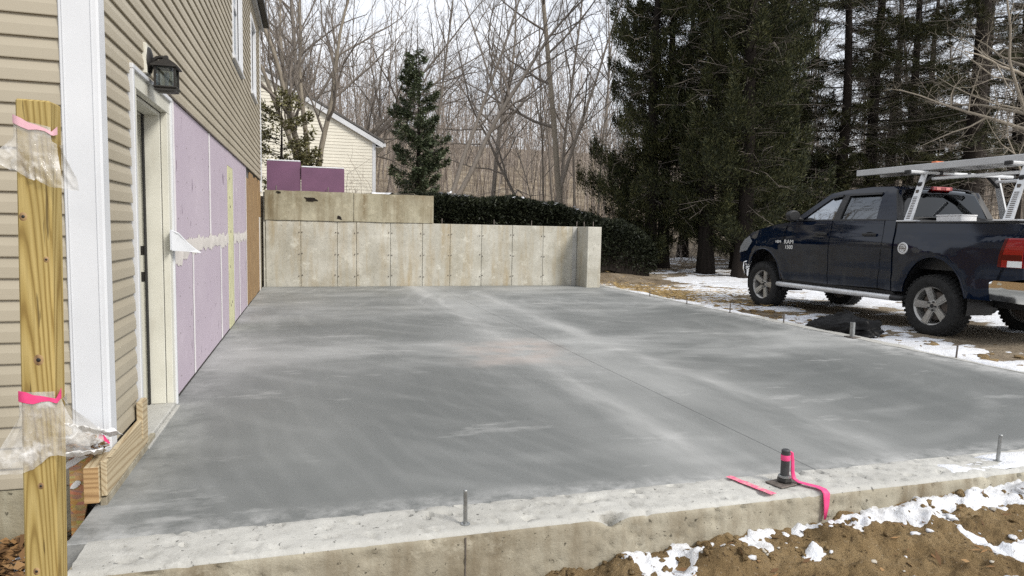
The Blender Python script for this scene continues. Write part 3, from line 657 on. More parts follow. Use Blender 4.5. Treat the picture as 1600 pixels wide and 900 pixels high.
# wing at the right-hand end coming forward
b = MB(); b.box(5.955, 6.285, 14.02, WY + 0.30, -0.3, 1.362, 0.008); obj('wing', b, MAT['wallc'], RW)
b = MB(); b.box(5.84, 5.945, WY - 0.012, WY + 0.02, -0.3, 1.357, 0.004); obj('filler_strip', b, MAT['kerbtop'], RW)

# rods on the wall top and bolts in the curbs
def rod(x, y, z0, h, r, mat, label, cat='anchor bolt', group=None, thread=True, tilt=(0, 0), nut=True):
    t = thing('anchor_bolt', (x, y, z0), label, cat, group)
    p = [(0, 0), (r, 0)]; b = MB()
    pr = [(0.0, -0.05), (r, -0.05)]
    if thread:
        for i in range(int(h / (r * 0.7))):
            pr += [(r, i * r * 0.7), (r * 0.88, (i + 0.5) * r * 0.7)]
    pr += [(r, h - r * 0.3), (r * 0.75, h), (0.0, h)]
    b.lathe(pr, (0, 0, 0), 'z', 10)
    Mx = Matrix.Translation((x, y, z0)) @ Matrix.Rotation(tilt[0], 4, 'X') @ Matrix.Rotation(tilt[1], 4, 'Y'); b.xform(Mx)
    obj('shaft', b, mat, t, sm=40)
    if nut:
        b = MB(); b.lathe([(r * 2.2, -0.002), (r * 2.2, 0.003), (r * 1.0, 0.004)], (x, y, z0), 'z', 10); obj('collar', b, mat, t)
    return t
for x_, y_, lab in ((2.80, 14.80, 'thin rod on the wall top nearest the step'), (3.99, 14.80, 'thin rod on the wall top second from the step'), (4.88, 14.80, 'thin rod on the wall top third from the step'),
                    (6.02, 14.86, 'thin rod at the wall end furthest from its tip'), (6.08, 14.55, 'middle thin rod of three at the wall end'), (6.20, 14.3, 'thin rod of three closest to the wall tip')):
    rod(x_, y_, 1.36, 0.12, 0.009, MAT['rust'], lab, group='rods on the retaining wall', thread=False, nut=False, tilt=(rng.uniform(-.05, .05), rng.uniform(-.05, .05)))
rod(0.63, 2.72, 0.006, 0.150, 0.0095, MAT['steel'], 'bare threaded anchor bolt in the curb left of the pink tape', tilt=(0, -0.01))
rod(3.74, 2.79, 0.006, 0.155, 0.0105, MAT['steel'], 'bare threaded anchor bolt in the snowy far end of the curb', tilt=(0.02, 0.03))
for y_, h_, lab in ((12.0, 0.10, 'small anchor bolt by the straw, first from the wall'), (10.62, 0.13, 'small anchor bolt on the slab edge, second from the wall'), (9.32, 0.15, 'small anchor bolt on the slab edge, third from the wall'),
                    (8.12, 0.13, 'small anchor bolt on the slab edge just before the black tarp'), (5.40, 0.14, 'small anchor bolt on the slab edge below the truck rear wheel')):
    rod(6.46 + 0.07 * (y_ < 8.5), y_, 0.004, h_, 0.010, MAT['rust'], lab, group='bolts along the slab edge', thread=True, tilt=(rng.uniform(-.04, .04), rng.uniform(-.04, .04)))
t = thing('steel_bracket', (6.50, 6.80, 0), 'grey steel channel bracket standing on slab edge beside the black tarp', 'bracket')
b = MB(); b.box(6.48, 6.486, 6.775, 6.825, -0.03, 0.195, 0.002); b.box(6.4862, 6.515, 6.775, 6.781, -0.03, 0.195, 0.002); b.box(6.4862, 6.515, 6.819, 6.825, -0.03, 0.18, 0.002)
obj('channel', b, MAT['steel'], t); b = MB(); b.box(6.44, 6.56, 6.72, 6.88, 0.004, 0.014, 0.003); obj('base_plate', b, MAT['rust'], t)
# pipe stub with pink tape
PX, PY = 2.30, 2.79
t = thing('pipe_stub', (PX, PY, 0), 'dark threaded pipe stub with base plate standing on the curb', 'pipe')
b = MB(); b.lathe([(0.0, 0.175), (0.014, 0.178), (0.021, 0.172), (0.021, 0.0), (0.0, 0.0)][::-1], (PX, PY, 0.006), 'z', 20); obj('pipe', b, simple('dark_pipe', (0.055, 0.057, 0.06), 0.5, 0.5, 0.4, 0.25, 30), t, sm=40)
b = MB(); b.lathe([(0.0, 0.0), (0.036, 0.0), (0.038, 0.012), (0.034, 0.026), (0.022, 0.027)], (PX, PY, 0.012), 'z', 6); obj('nut', b, MAT['bronze'], t)
b = MB(); b.lathe([(0.022, 0.0), (0.031, 0.0), (0.031, 0.008), (0.022, 0.01)], (PX, PY, 0.040), 'z', 20); obj('washer', b, MAT['steel'], t, sm=40)
b = MB(); b.box(-0.085, 0.085, -0.05, 0.05, 0, 0.008, 0.003); b.xform(Matrix.Translation((PX, PY, 0.006)) @ Matrix.Rotation(0.25, 4, 'Z') @ Matrix.Rotation(0.03, 4, 'Y')); obj('base_plate', b, MAT['rust'], t)
def ribbon(name, pts, sides, w, mat, parent=None, th=0.0012, **kw):
    b = MB(); L = []; R_ = []
    for i, p in enumerate(pts):
        s_ = Vector(sides[i] if isinstance(sides, list) else sides).normalized(); ww = w[i] if hasattr(w, '__len__') else w
        L.append(Vector(p) - s_ * ww / 2); R_.append(Vector(p) + s_ * ww / 2)
    b.grid([L, [l.lerp(q, .35) + Vector((0, 0, 0.0015)) for l, q in zip(L, R_)], [l.lerp(q, .7) for l, q in zip(L, R_)], R_])
    o = obj(name, b, mat, parent, sm=180, **kw); md = o.modifiers.new('t', 'SOLIDIFY'); md.thickness = th; md.offset = 1; return o
t = thing('marking_tape', (PX, PY - 0.03, 0), 'pink tape tied round pipe stub and draped over the curb face', 'tape')
b = MB(); b.lathe([(0.0225, 0.128), (0.0235, 0.131), (0.0235, 0.152), (0.0225, 0.156)], (PX, PY, 0), 'z', 24); obj('wrap', b, MAT['pink'], t, sm=180)
ribbon('tail', [(PX + 0.022, PY - 0.005, 0.172), (PX + 0.032, PY - 0.008, 0.165), (PX + 0.034, PY - 0.012, 0.13), (PX + 0.036, PY - 0.014, 0.07), (PX + 0.042, PY - 0.018, 0.035), (PX + 0.060, PY - 0.035, 0.022), (PX + 0.085, PY - 0.065, 0.019), (PX + 0.115, PY - 0.105, 0.018), (PX + 0.125, PY - 0.135, 0.014), (PX + 0.128, PY - 0.152, 0.0), (PX + 0.127, PY - 0.158, -0.06), (PX + 0.120, PY - 0.160, -0.13)],
       [(0.9, -0.3, 0.1), (0.9, -0.3, 0.1), (0.9, -0.4, 0), (0.9, -0.4, 0), (0.85, -0.4, 0.2), (0.8, 0.5, 0), (0.8, 0.6, 0), (0.9, 0.4, 0), (1, 0.2, 0), (1, 0, 0), (1, 0.1, 0), (0.9, 0.3, 0)], [.012, .014, .016, .018, .022, .030, .034, .036, .040, .040, .034, .020], MAT['pink'], t)
# sprayed pink line across the curb
b = MB(); tt = np.linspace(0, 1, 26); L = []; R_ = []
for q in tt:
    x = 2.065 + 0.075 * q; y = 2.925 - 0.262 * q; w_ = 0.019 + 0.010 * (fbm(q * 9, 0.2, 2, 3) - .5)
    L.append((x - w_, y - .004, 0.0155)); R_.append((x + w_, y + .004, 0.0155))
b.grid([L, R_]); obj('spray_mark', b, MAT['pinkspray'], None, label='sprayed pink line crossing the curb left of the pipe stub', cat='paint mark')

r = np.random.RandomState(77); n = 260
x = r.uniform(1.0, 4.6, n); y = r.uniform(1.7, 2.62, n); D = rdir(n, r); D[:, 2] *= .12; D = unit(D); Wd = unit(np.cross(D, np.array([0, 0, 1.]) + r.normal(0, .3, (n, 3))))
V, F = leafquads(np.stack([x, y, soil_z(x, y) + .006], 1), D, Wd, r.uniform(.02, .09, n), r.uniform(.004, .022, n)); obj('plant_debris', np_mesh('plant_debris', V, F), MAT['litter'], kind='stuff', label='dry leaf and twig bits on the sandy soil')

# ================================================================== house
HX, HY0, HY1 = -0.922, 3.53, 14.25         # outer faces: side wall plane x, near wall plane y, far end y
EAVE = 5.06
HO = thing('house', (-4.9, 8.9, 0), 'tan clapboard house with white corner trim along the slab', 'house')
def wallpieces(b, x0, x1, ys, holes):
    """side wall (thickness x0..x1) from ys[0] to ys[1], z -0.4..EAVE, with rectangular holes (y0,y1,z0,z1)"""
    yc = sorted(set([ys[0], ys[1]] + [h[0] for h in holes] + [h[1] for h in holes]))
    for a, c_ in zip(yc, yc[1:]):
        hs = sorted([(h[2], h[3]) for h in holes if h[0] <= a and h[1] >= c_]); z = -0.4
        for h0, h1 in hs:
            if h0 > z: b.box(x0, x1, a, c_, z, h0)
            z = h1
        b.box(x0, x1, a, c_, z, EAVE)
DOOR = (4.19, 5.02, 0.02, 1.985)
WIN = [(9.34, 10.46, 3.42, 4.95), (12.14, 13.02, 3.50, 4.62)]
IN = HX - 0.02
b = MB(); wallpieces(b, IN - 0.14, IN, (HY0 + 0.02, HY1 - 0.02), [DOOR] + WIN)
b.box(-9.0, IN - 0.14, HY0 + 0.02, HY0 + 0.16, -0.02, EAVE); b.box(-9.0, IN - 0.14, HY1 - 0.16, HY1 - 0.02, -0.4, EAVE); b.box(-9.0, -8.86, HY0 + 0.16, HY1 - 0.16, -0.4, EAVE)
b.box(-8.86, IN - 0.14, HY0 + 0.16, HY1 - 0.16, -0.1, -0.02); b.box(-8.86, IN - 0.14, HY0 + 0.16, HY1 - 0.16, 2.55, 2.75); b.box(-8.86, IN - 0.14, HY0 + 0.16, HY1 - 0.16, EAVE - 0.1, EAVE)
obj('wall_core', b, MAT['interior'], HO)
b = MB(); b.box(-9.0, -1.02, HY0 - 0.012, HY0 + 0.30, -0.6, 0.03, 0.004); obj('foundation', b, MAT['wallu'], HO)
EXPO = 0.0965; Z0 = 0.036
def board(p0, p1, n, z, h):
    """one lap board from p0 to p1 (xy), outward normal n, bottom edge z, exposed height h"""
    p0 = Vector((p0[0], p0[1], 0)); p1 = Vector((p1[0], p1[1], 0)); n = Vector((n[0], n[1], 0)); b = MB()
    prof = [(-0.004, 0.0), (0.0185, -0.001), (0.0195, 0.003), (0.0175, h * 0.5), (0.006, h * 0.985), (0.001, h + 0.012), (-0.004, h + 0.012)]
    b.prism([p0 + n * o + Vector((0, 0, z + dz)) for o, dz in prof], p1 - p0); return b
k = 0
while Z0 + k * EXPO < EAVE - 0.1:                       # near wall
    obj('siding_board', board((-9.0, HY0), (-1.052, HY0), (0, -1), Z0 + k * EXPO, EXPO), MAT['siding'], HO); k += 1
zs = 2.135; k = 0                                       # side wall over the boards and round the windows
while zs + k * EXPO < EAVE - 0.1:
    z = zs + k * EXPO; cuts = [(w[0] - 0.075, w[1] + 0.075) for w in WIN if z + EXPO > w[2] - 0.07 and z < w[3] + 0.07]
    y = 3.612
    for c0, c1 in cuts + [(14.16, None)]:
        ends = [y] + sorted(rng.uniform(y + .8, c0 - .8) for q in range(1 if c0 - y > 3 else 0)) + [c0]
        for e0, e1 in zip(ends, ends[1:]):
            obj('siding_board', board((HX + .0012 * (e0 > y), e0 - .02 * (e0 > y)), (HX, e1), (1, 0), z + rng.uniform(-.001, .001), EXPO), MAT['siding'], HO)
        y = c1
    k += 1
k = 1
while zs - k * EXPO > 0.18:                             # narrow strip between corner and door
    obj('siding_board', board((HX, 3.612), (HX, 4.062), (1, 0), zs - k * EXPO, EXPO), MAT['siding'], HO); k += 1
obj('siding_board', board((HX, 4.062), (HX, 5.16), (1, 0), zs - EXPO + 0.022, EXPO - 0.022), MAT['siding'], HO)
# white corner boards
b = MB(); b.box(-1.055, -0.902, HY0 - 0.026, HY0 + 0.01, -0.01, EAVE - 0.05, 0.004); b.box(-0.928, -0.8975, HY0 - 0.0225, HY0 + 0.075, -0.01, EAVE - 0.05, 0.004)
b.box(-1.040, -1.034, HY0 - 0.030, HY0 - 0.02, -0.01, EAVE - 0.05, 0.001); b.box(-0.928, -0.921, HY0 - 0.030, HY0 - 0.02, -0.01, EAVE - 0.05, 0.001)
obj('corner_board', b, MAT['white'], HO)
b = MB(); b.box(HX - 0.06, HX + 0.028, 14.17, 14.275, 1.9, EAVE - 0.05, 0.004); obj('corner_board', b, MAT['white'], HO)
# eaves and hipped roof
b = MB(); b.box(-9.1, -0.86, HY0 - 0.10, HY1 + 0.10, EAVE - 0.045, EAVE, 0.004); obj('soffit', b, MAT['white'], HO)
b = MB(); b.box(-0.862, -0.835, HY0 - 0.12, HY1 + 0.12, EAVE - 0.07, EAVE + 0.14, 0.004); obj('fascia', b, MAT['plank'], HO)
b = MB(); b.box(-0.833, -0.735, HY0 - 0.13, HY1 + 0.10, EAVE + 0.0, EAVE + 0.12, 0.012); obj('gutter', b, MAT['bronze'], HO)
b = MB(); x0, x1, y0, y1 = -9.2, -0.82, HY0 - 0.16, HY1 + 0.16; ym0, ym1 = y0 + 4.2, y1 - 4.2; xm = (x0 + x1) / 2; ze, zr = EAVE + 0.12, EAVE + 2.3
b.face([(x1, y0, ze), (x1, y1, ze), (xm, ym1, zr), (xm, ym0, zr)]); b.face([(x0, y1, ze), (x0, y0, ze), (xm, ym0, zr), (xm, ym1, zr)])
b.face([(x0, y0, ze), (x1, y0, ze), (xm, ym0, zr)]); b.face([(x1, y1, ze), (x0, y1, ze), (xm, ym1, zr)]); b.face([(x0, y0, ze), (x0, y1, ze), (x1, y1, ze), (x1, y0, ze)])
obj('roof', b, MAT['shingle'], HO)
# windows
for (a, c_, z0, z1) in WIN:
    b = MB(); w_ = 0.07
    for (p, q, s_, t_) in ((a - w_, a, z0 - w_, z1 + w_), (c_, c_ + w_, z0 - w_, z1 + w_), (a, c_, z1, z1 + w_), (a, c_, z0 - w_, z0)):
        b.box(HX - 0.03, HX + 0.030, p, q, s_, t_, 0.004)
    fr = obj('window', b, MAT['white'], HO)
    b = MB(); zm = (z0 + z1) / 2
    for (p, q, s_, t_) in ((a, a + .045, z0, z1), (c_ - .045, c_, z0, z1), (a + .045, c_ - .045, z1 - .045, z1), (a + .045, c_ - .045, z0, z0 + .05), (a + .045, c_ - .045, zm - .025, zm + .025)):
        b.box(HX - 0.075, HX - 0.032, p + .001, q - .001, s_ + .001, t_ - .001, 0.003)
    obj('sash', b, MAT['white'], fr)
    b = MB(); b.box(HX - 0.056, HX - 0.052, a + .03, c_ - .03, z0 + .03, z1 - .03); obj('pane', b, MAT['darkglass'], fr)
    b = MB(); b.box(HX - 0.02, HX + 0.05, a - .09, c_ + .09, z0 - .10, z0 - w_ - .001, 0.004); obj('sill', b, MAT['white'], fr)
# door
D0, D1, DZ0, DZ1 = DOOR
def frame3(b, x0, x1, w, ex=0.0):
    b.box(x0, x1, D0 - w, D0, DZ0 - 0.02, DZ1, 0.003); b.box(x0, x1, D1, D1 + w, DZ0 - 0.02, DZ1, 0.003); b.box(x0, x1, D0 - w - ex, D1 + w + ex, DZ1 + 0.001, DZ1 + w, 0.003)
b = MB(); frame3(b, HX - 0.02, HX + 0.022, 0.10); cs = obj('door_casing', b, MAT['doorpaint'], HO)
b = MB(); b.box(HX - .02, HX + .034, D0 - .115, D0 - .085, 0.0, DZ1 + .10, .003); b.box(HX - .02, HX + .034, D1 + .082, D1 + .112, 0.0, DZ1 + .10, .003); b.box(HX - .02, HX + .036, D0 - .118, D1 + .115, DZ1 + .085, DZ1 + .112, .003)
obj('casing_edge', b, MAT['white'], cs)
b = MB(); X0 = -1.036
b.box(X0, HX - .022, D0 + .0005, D0 + .022, 0.035, DZ1 - .002, .002); b.box(X0, HX - .022, D1 - .022, D1 - .0005, .035, DZ1 - .002, .002); b.box(X0, HX - .022, D0 + .023, D1 - .023, DZ1 - .024, DZ1 - .002, .002); jb = obj('jamb', b, MAT['doorpaint'], HO)
b = MB(); b.box(X0 - .052, X0 - .012, D1 - .030, D1 - .001, .035, DZ1 - .003, .002); b.box(X0 - .052, X0 - .012, D0 + .001, D0 + .030, .035, DZ1 - .003, .002); b.box(X0 - .052, X0 - .012, D0 + .031, D1 - .031, DZ1 - .032, DZ1 - .003, .002); js = obj('inner_jamb', b, MAT['doorpaint'], jb)
b = MB(); b.box(X0 - .011, X0 - .001, D1 - .045, D1 - .001, .035, DZ1 - .003); b.box(X0 - .085, X0 - .0525, D1 - .050, D1 - .001, .035, DZ1 - .003); b.box(X0 - .085, X0 - .001, D0 + .0305, D0 + .045, .035, DZ1 - .003); obj('seal_and_dark_gap', b, MAT['blackplastic'], jb)  # door seal, plus black strips standing in for the dark interior
dr = MB(); dr.box(X0 - .14, X0 - .088, D0 + .010, D1 - .010, .035, DZ1 - .010, .003); dr = obj('door', dr, MAT['doorpaint'], HO)
for y0, y1, z0, z1 in ((D0 + .10, D0 + .36, .22, .85), (D0 + .46, D1 - .10, .22, .85), (D0 + .10, D0 + .36, 1.0, 1.8), (D0 + .46, D1 - .10, 1.0, 1.8)):
    b = MB(); b.box(X0 - .090, X0 - .082, y0, y1, z0, z1, .003); obj('raised_panel', b, MAT['doorpaint'], dr)
b = MB(); b.lathe([(0.0, 0.06), (0.024, 0.055), (0.027, 0.04), (0.012, 0.025), (0.012, 0.006), (0.030, 0.004), (0.030, 0.0)], (X0 - .087, D0 + 0.09, 0.95), 'x', 16); obj('knob', b, MAT['bronze'], dr, sm=40)
for z_, h_ in ((0.90, .065), (1.075, .06)):
    b = MB(); b.box(X0 - .048, X0 - .014, D1 - .0325, D1 - .0305, z_ - h_ / 2, z_ + h_ / 2, .0006); obj('strike_plate', b, MAT['bronze'], js)
b = MB(); b.box(X0 - .12, HX + .035, D0 - .10, D1 + .02, -0.02, 0.034, .006); b.box(HX + .0352, HX + .06, D0 - .09, D1 + .01, -0.02, 0.012, .003); obj('threshold', b, MAT['kerbtop'], HO)
# lilac boards with taped joints
BX0, BX1 = HX - 0.016, HX - 0.002
def lil(y0, y1, z0, z1, dx=0.0):
    b = MB(); b.box(BX0, BX1 + dx, y0 + .003, y1 - .003, z0, z1, .002); obj('wallboard', b, MAT['lilac'], HO)
for y0, y1 in ((5.165, 5.345), (5.345, 7.16), (7.16, 8.64)): lil(y0, y1, 1.092, 2.128)
lil(8.64, 9.20, 1.95, 2.128, .002); lil(9.20, 11.15, 1.092, 2.128)
for y0, y1 in ((5.165, 6.10), (6.10, 7.93), (7.93, 8.64), (9.20, 9.95), (9.95, 11.05)): lil(y0, y1, 0.012, 1.086)
b = MB(); b.box(BX0, BX1 + .006, 8.66, 9.17, 0.01, 1.945, .002); ys_ = obj('yellow_strip', b, MAT['yellow'], HO)
b = MB()
for z_ in (0.28, 0.31, 0.75, 1.17, 1.47, 1.58, 1.80):
    b.lathe([(0.0, .004), (.017, .003), (.019, .0)], (BX1 + .006, 8.80 + rng.uniform(-.05, .12), z_), 'x', 8)
obj('nail_heads', b, MAT['rust'], ys_, kind='stuff')
for y_, z0, z1, w_ in ((5.345, 1.17, 2.125, .10), (7.16, 1.16, 2.125, .10), (6.10, 0.015, 1.03, .075), (7.93, .015, 1.03, .10), (9.95, .015, 1.04, .10), (9.25, .015, 1.94, .05), (11.05, .015, 2.0, .10)):
    zz = np.linspace(z0, z1, 30); b = MB()
    b.grid([[(BX1 + .0025, y_ - w_ * (.5 + .35 * (float(fbm(z * 8, y_, 3, 4)) - .5)), z) for z in zz], [(BX1 + .0025, y_ + w_ * (.5 + .35 * (float(fbm(z * 8, y_ + 5, 3, 4)) - .5)), z) for z in zz]])
    o = obj('joint_bead', b, MAT['bead'], HO)
for y0, y1 in ((5.17, 8.655), (9.205, 11.12)):
    yy = np.arange(y0, y1, .02); up_ = 1.135 + .09 * (fbm(yy * 9, yy * 0, 4, 17) - .4); dn = 1.035 - .11 * (fbm(yy * 8, yy * 0 + 4, 4, 18) - .35)
    if y0 < 6: dn = dn - .06 * (1 - sstep(5.2, 6.2, yy))
    b = MB(); b.grid([[(BX1 + .003, y, z) for y, z in zip(yy, dn)], [(BX1 + .0055, y, 1.06) for y in yy], [(BX1 + .0055, y, 1.11) for y in yy], [(BX1 + .003, y, z) for y, z in zip(yy, up_)]])
    obj('taped_joint', b, MAT['compound'], HO, sm=180)
b = MB()
for y_ in np.arange(5.5, 8.6, .405).tolist() + [9.6, 10.1, 10.6]:
    for z_ in (.12, .42, .72, 1.28, 1.55, 1.82):
        b.lathe([(0.0, .0014), (.006, .0012), (.0075, .0)], (BX1, y_ + rng.uniform(-.03, .03), z_ + rng.uniform(-.03, .03)), 'x', 7)
obj('fasteners', b, MAT['rust'], HO, kind='stuff')
# bare board sheathing towards the far corner
for i, (y0, y1, zt) in enumerate(((11.16, 11.75, 1.98), (11.76, 12.4, 2.10), (12.41, 12.95, 2.06), (12.96, 13.45, 2.11), (13.46, 13.74, 2.03))):
    b = MB(); b.box(BX0 - .004, BX1 + .004 * (i % 3), y0, y1 - .008, .01, zt, .003); obj('sheathing_board', b, MAT['sheath'], HO)
b = MB(); b.box(BX0, BX1 + .012, 13.76, 13.90, 0.0, 1.40, .003); obj('sheathing_board', b, MAT['compound'], HO)
b = MB(); b.box(BX0 - .01, BX1 + .002, 13.75, 14.24, 1.41, 2.11, .003); obj('sheathing_board', b, MAT['sheath'], HO)
b = MB(); b.box(BX0 - .03, BX0 - .004, 13.91, 14.62, -0.2, 1.41, .003); obj('end_foundation', b, MAT['wallu'], HO)
# bent flashing at the door head of the joint
b = MB(); A_ = [(HX + .036, 4.99, 1.21), (HX + .036, 5.00, 1.075), (HX + .19, 5.16, 1.055), (HX + .165, 5.14, 1.075)]
b.prism([A_[0], (HX + .075, 5.02, 1.19), (HX + .12, 5.08, 1.125), A_[3], A_[2], (HX + .12, 5.09, 1.066), A_[1]], (0.002, 0.008, 0.004)); b.box(HX + .034, HX + .0375, 4.95, 5.02, 1.08, 1.215, .001)
obj('bent_flashing', b, MAT['white'], HO)
# rim lumber at the near corner
LP = thing('ledger_lumber', (-0.90, 3.6, 0), 'cut timber ledger fixed low beside the white corner trim', 'timber')
b = MB(); b.box(-0.955, -0.895, 3.285, 3.498, 0.022, 0.185, .003); b2 = obj('beam', b, MAT['lumber'], LP)
b = MB(); b.box(-0.954, -0.896, 3.281, 3.2845, 0.023, 0.184, .001); obj('cut_end', b, MAT['endgrain'], b2)
b = MB(); b.box(-0.893, -0.868, 3.30, 4.10, 0.045, 0.205, .003); obj('face_board', b, MAT['lumber'], LP)
b = MB(); b.box(-0.893, -0.862, 3.96, 4.075, 0.10, 0.30, .003); obj('cleat', b, MAT['lumber'], LP)
b = MB(); b.box(-0.90, -0.872, 3.31, 4.3, -0.05, 0.035, .003); obj('sill_board', b, MAT['kerbside'], LP)
OB = thing('strand_board_scrap', (-1.05, 3.45, -0.2), 'orange strand board scrap with torn white paper beside the post foot', 'board')
b = MB(); ring = [(-1.055, 3.44, -0.25), (-1.02, 3.44, -0.20), (-0.985, 3.44, -0.02), (-0.945, 3.44, 0.02), (-0.935, 3.44, 0.06), (-0.962, 3.44, 0.20), (-1.055, 3.44, 0.21)]
b.prism(ring, (0, 0.02, 0)); obj('sheet', b, MAT['osb'], OB)
for k, (x, z, w_, h_) in enumerate(((-1.035, 0.165, .06, .022), (-1.03, 0.06, .022, .02))):
    b = MB(); pts = [(x + w_ * math.cos(t) * rng.uniform(.6, 1.1), 3.436, z + h_ * math.sin(t) * rng.uniform(.5, 1.1) + .4 * (w_ * math.cos(t))) for t in np.linspace(0, 6.28, 9, endpoint=False)]
    b.prism(pts, (0, -.003, 0)); obj('paper_scrap', b, MAT['paper'], OB)
# torn wrap and leaf debris on the ledger
TW = thing('torn_house_wrap', (-0.98, 3.40, 0.2), 'crumpled torn white house wrap lying on the timber ledger', 'paper')
for cx, cy_, cz_, sx_, sy2, rot in ((-1.00, 3.37, .225, .10, .09, .3), (-0.93, 3.36, .335, .085, .06, -.5), (-1.03, 3.38, .30, .05, .07, 1.1)):
    U, V_ = np.meshgrid(np.linspace(-1, 1, 16), np.linspace(-1, 1, 12)); R_ = 1 + .5 * (fbm(U * 2 + cx * 9, V_ * 2, 3, 6) - .5)
    Xp = U * sx_ * R_; Yp = V_ * sy2 * R_; Zp = .07 * (fbm(U * 2.4 + cx * 31, V_ * 2.4, 4, 9) - .5) - .03 * V_
    P = np.stack([cx + Xp * math.cos(rot) - Yp * math.sin(rot), cy_ + Xp * math.sin(rot) + Yp * math.cos(rot), cz_ + Zp], -1); b = MB(); b.grid(P)
    o = obj('torn_sheet', b, MAT['paper'], TW, sm=60); md = o.modifiers.new('t', 'SOLIDIFY'); md.thickness = .0015
b = MB(); b.grid([[(-0.905, 3.335, .300), (-0.885, 3.33, .292), (-0.862, 3.33, .272)], [(-0.90, 3.335, .322), (-0.88, 3.33, .312), (-0.858, 3.33, .278)]]); o = obj('pink_print', b, MAT['pink'], TW); md = o.modifiers.new('t', 'SOLIDIFY'); md.thickness = .001
r = np.random.RandomState(3)
def litter(name, n, cx, cy_, sx_, sy2, zf, L, label, up=0.35):
    x = r.normal(cx, sx_, n); y = r.normal(cy_, sy2, n); D = rdir(n, r); D[:, 2] *= up; D = unit(D); Wd = unit(np.cross(D, unit(np.stack([r.normal(0, .35, n), r.normal(0, .35, n), np.ones(n)], 1))))
    V, F = leafquads(np.stack([x, y, zf(x, y) + r.uniform(0, .035, n)], 1), D, Wd, r.uniform(.5, 1.4, n) * L, r.uniform(.35, .8, n) * L)
    obj(name, np_mesh(name, V, F), MAT['litter'], kind='stuff', label=label)
litter('leaf_debris', 420, -1.00, 3.43, .045, .05, lambda x, y: 0.205 + 0.05 * np.exp(-((x + 1.0) / .06) ** 2), .022, 'dry leaf debris packed on the ledger by the corner trim')
litter('dead_leaves', 700, -1.25, 3.25, .16, .17, lambda x, y: gz(x, y), .055, 'brown dead leaves on the ground at the house corner')
lump(70, .022, lambda: rng.uniform(-1.5, -1.02), lambda: rng.uniform(2.85, 3.45), gz, 'snow_lumps', MAT['snow'], 'crusted snow among dead leaves at the post foot', .5)

# lantern beside the door
LY = 4.46
t = thing('wall_lantern', (HX, LY, 2.1), 'black metal lantern mounted on the siding above the door', 'lantern')
b = MB(); b.box(HX - .002, HX + .034, LY - .055, LY + .055, 2.115, 2.285, .004); obj('mount_block', b, MAT['doorpaint'], t)
b = MB(); b.lathe([(0.0, .022), (.030, .020), (.052, .012), (.058, .0)], (0, 0, 0), 'x', 24); b.xform(Matrix.Translation((HX + .034, LY, 2.195)) @ Matrix.Scale(1.35, 4, (0, 0, 1))); obj('back_plate', b, MAT['bronze'], t, sm=50)
b = MB(); b.tube([(HX + .05, LY, 2.19), (HX + .075, LY, 2.215), (HX + .105, LY, 2.222), (HX + .13, LY, 2.21)], [.012, .011, .010, .010], 10); obj('arm', b, MAT['bronze'], t, sm=50)
LX = HX + .125; zb = 2.03
def sq(b, prof, x, y):
    rings = [[(x + sx * r_, y + sy2 * r_, z) for sx, sy2 in ((-1, -1), (1, -1), (1, 1), (-1, 1), (-1, -1))] for r_, z in prof]; b.grid(rings)
b = MB(); sq(b, [(.0, zb + .205), (.010, zb + .20), (.012, zb + .185), (.020, zb + .178), (.045, zb + .160), (.070, zb + .138), (.074, zb + .130), (.060, zb + .126), (.0, zb + .126)], LX, LY); obj('hood', b, MAT['bronze'], t)
b = MB(); sq(b, [(.0, zb + .02), (.062, zb + .02), (.064, zb + .014), (.056, zb + .004), (.058, zb - .004), (.030, zb - .012), (0, zb - .014)], LX, LY); obj('base', b, MAT['bronze'], t)
for sx, sy2 in ((-1, -1), (1, -1), (1, 1), (-1, 1)):
    b = MB(); b.box(LX + sx * .052 - .006, LX + sx * .052 + .006, LY + sy2 * .052 - .006, LY + sy2 * .052 + .006, zb + .018, zb + .130, .001); obj('corner_bar', b, MAT['bronze'], t)
b = MB(); sq(b, [(.048, zb + .021), (.048, zb + .127)], LX, LY); obj('glass', b, MAT['glass'], t)
b = MB(); b.lathe([(0, .088), (.012, .082), (.018, .062), (.013, .04), (.010, .022), (.012, .0)], (LX, LY, zb + .022), 'z', 14); obj('bulb', b, MAT['paper'], t, sm=180)

# ------------------------------------------------------------------ post with two plastic bags
PO = thing('wooden_post', (-0.81, 2.47, -0.3), 'square treated pine post standing in front of the house corner', 'post')
b = MB(); b.box(-.046, .046, -.046, .046, -0.10, 1.905, .005); 
Mp = Matrix.Translation((-0.838, 2.465, -0.28)) @ Matrix.Rotation(0.019, 4, 'Y') @ Matrix.Rotation(-0.02, 4, 'Z')
b.xform(Mp); obj('timber', b, MAT['post'], PO)
for kx, kz, kr in ((.004, 1.105, .013), (-.030, 1.55, .010), (.004, .70, .008), (.030, 1.42, .007), (-.012, .42, .009)):
    b = MB(); b.lathe([(0.0, -.0012), (kr * .5, -.0010), (kr, -.0006), (kr * 1.25, .001)], (0, 0, 0), 'y', 14); b.xform(Mp @ Matrix.Translation((kx, -.046, kz)) @ Matrix.Scale(1.25, 4, (0, 0, 1))); obj('knot', b, MAT['sheath'], PO, sm=60)
    b = MB(); b.lathe([(0.0, -.0022), (kr * .45, -.0016), (kr * .6, .0)], (0, 0, 0), 'y', 12); b.xform(Mp @ Matrix.Translation((kx, -.046, kz))); obj('knot_heart', b, MAT['bronze'], PO, sm=60)
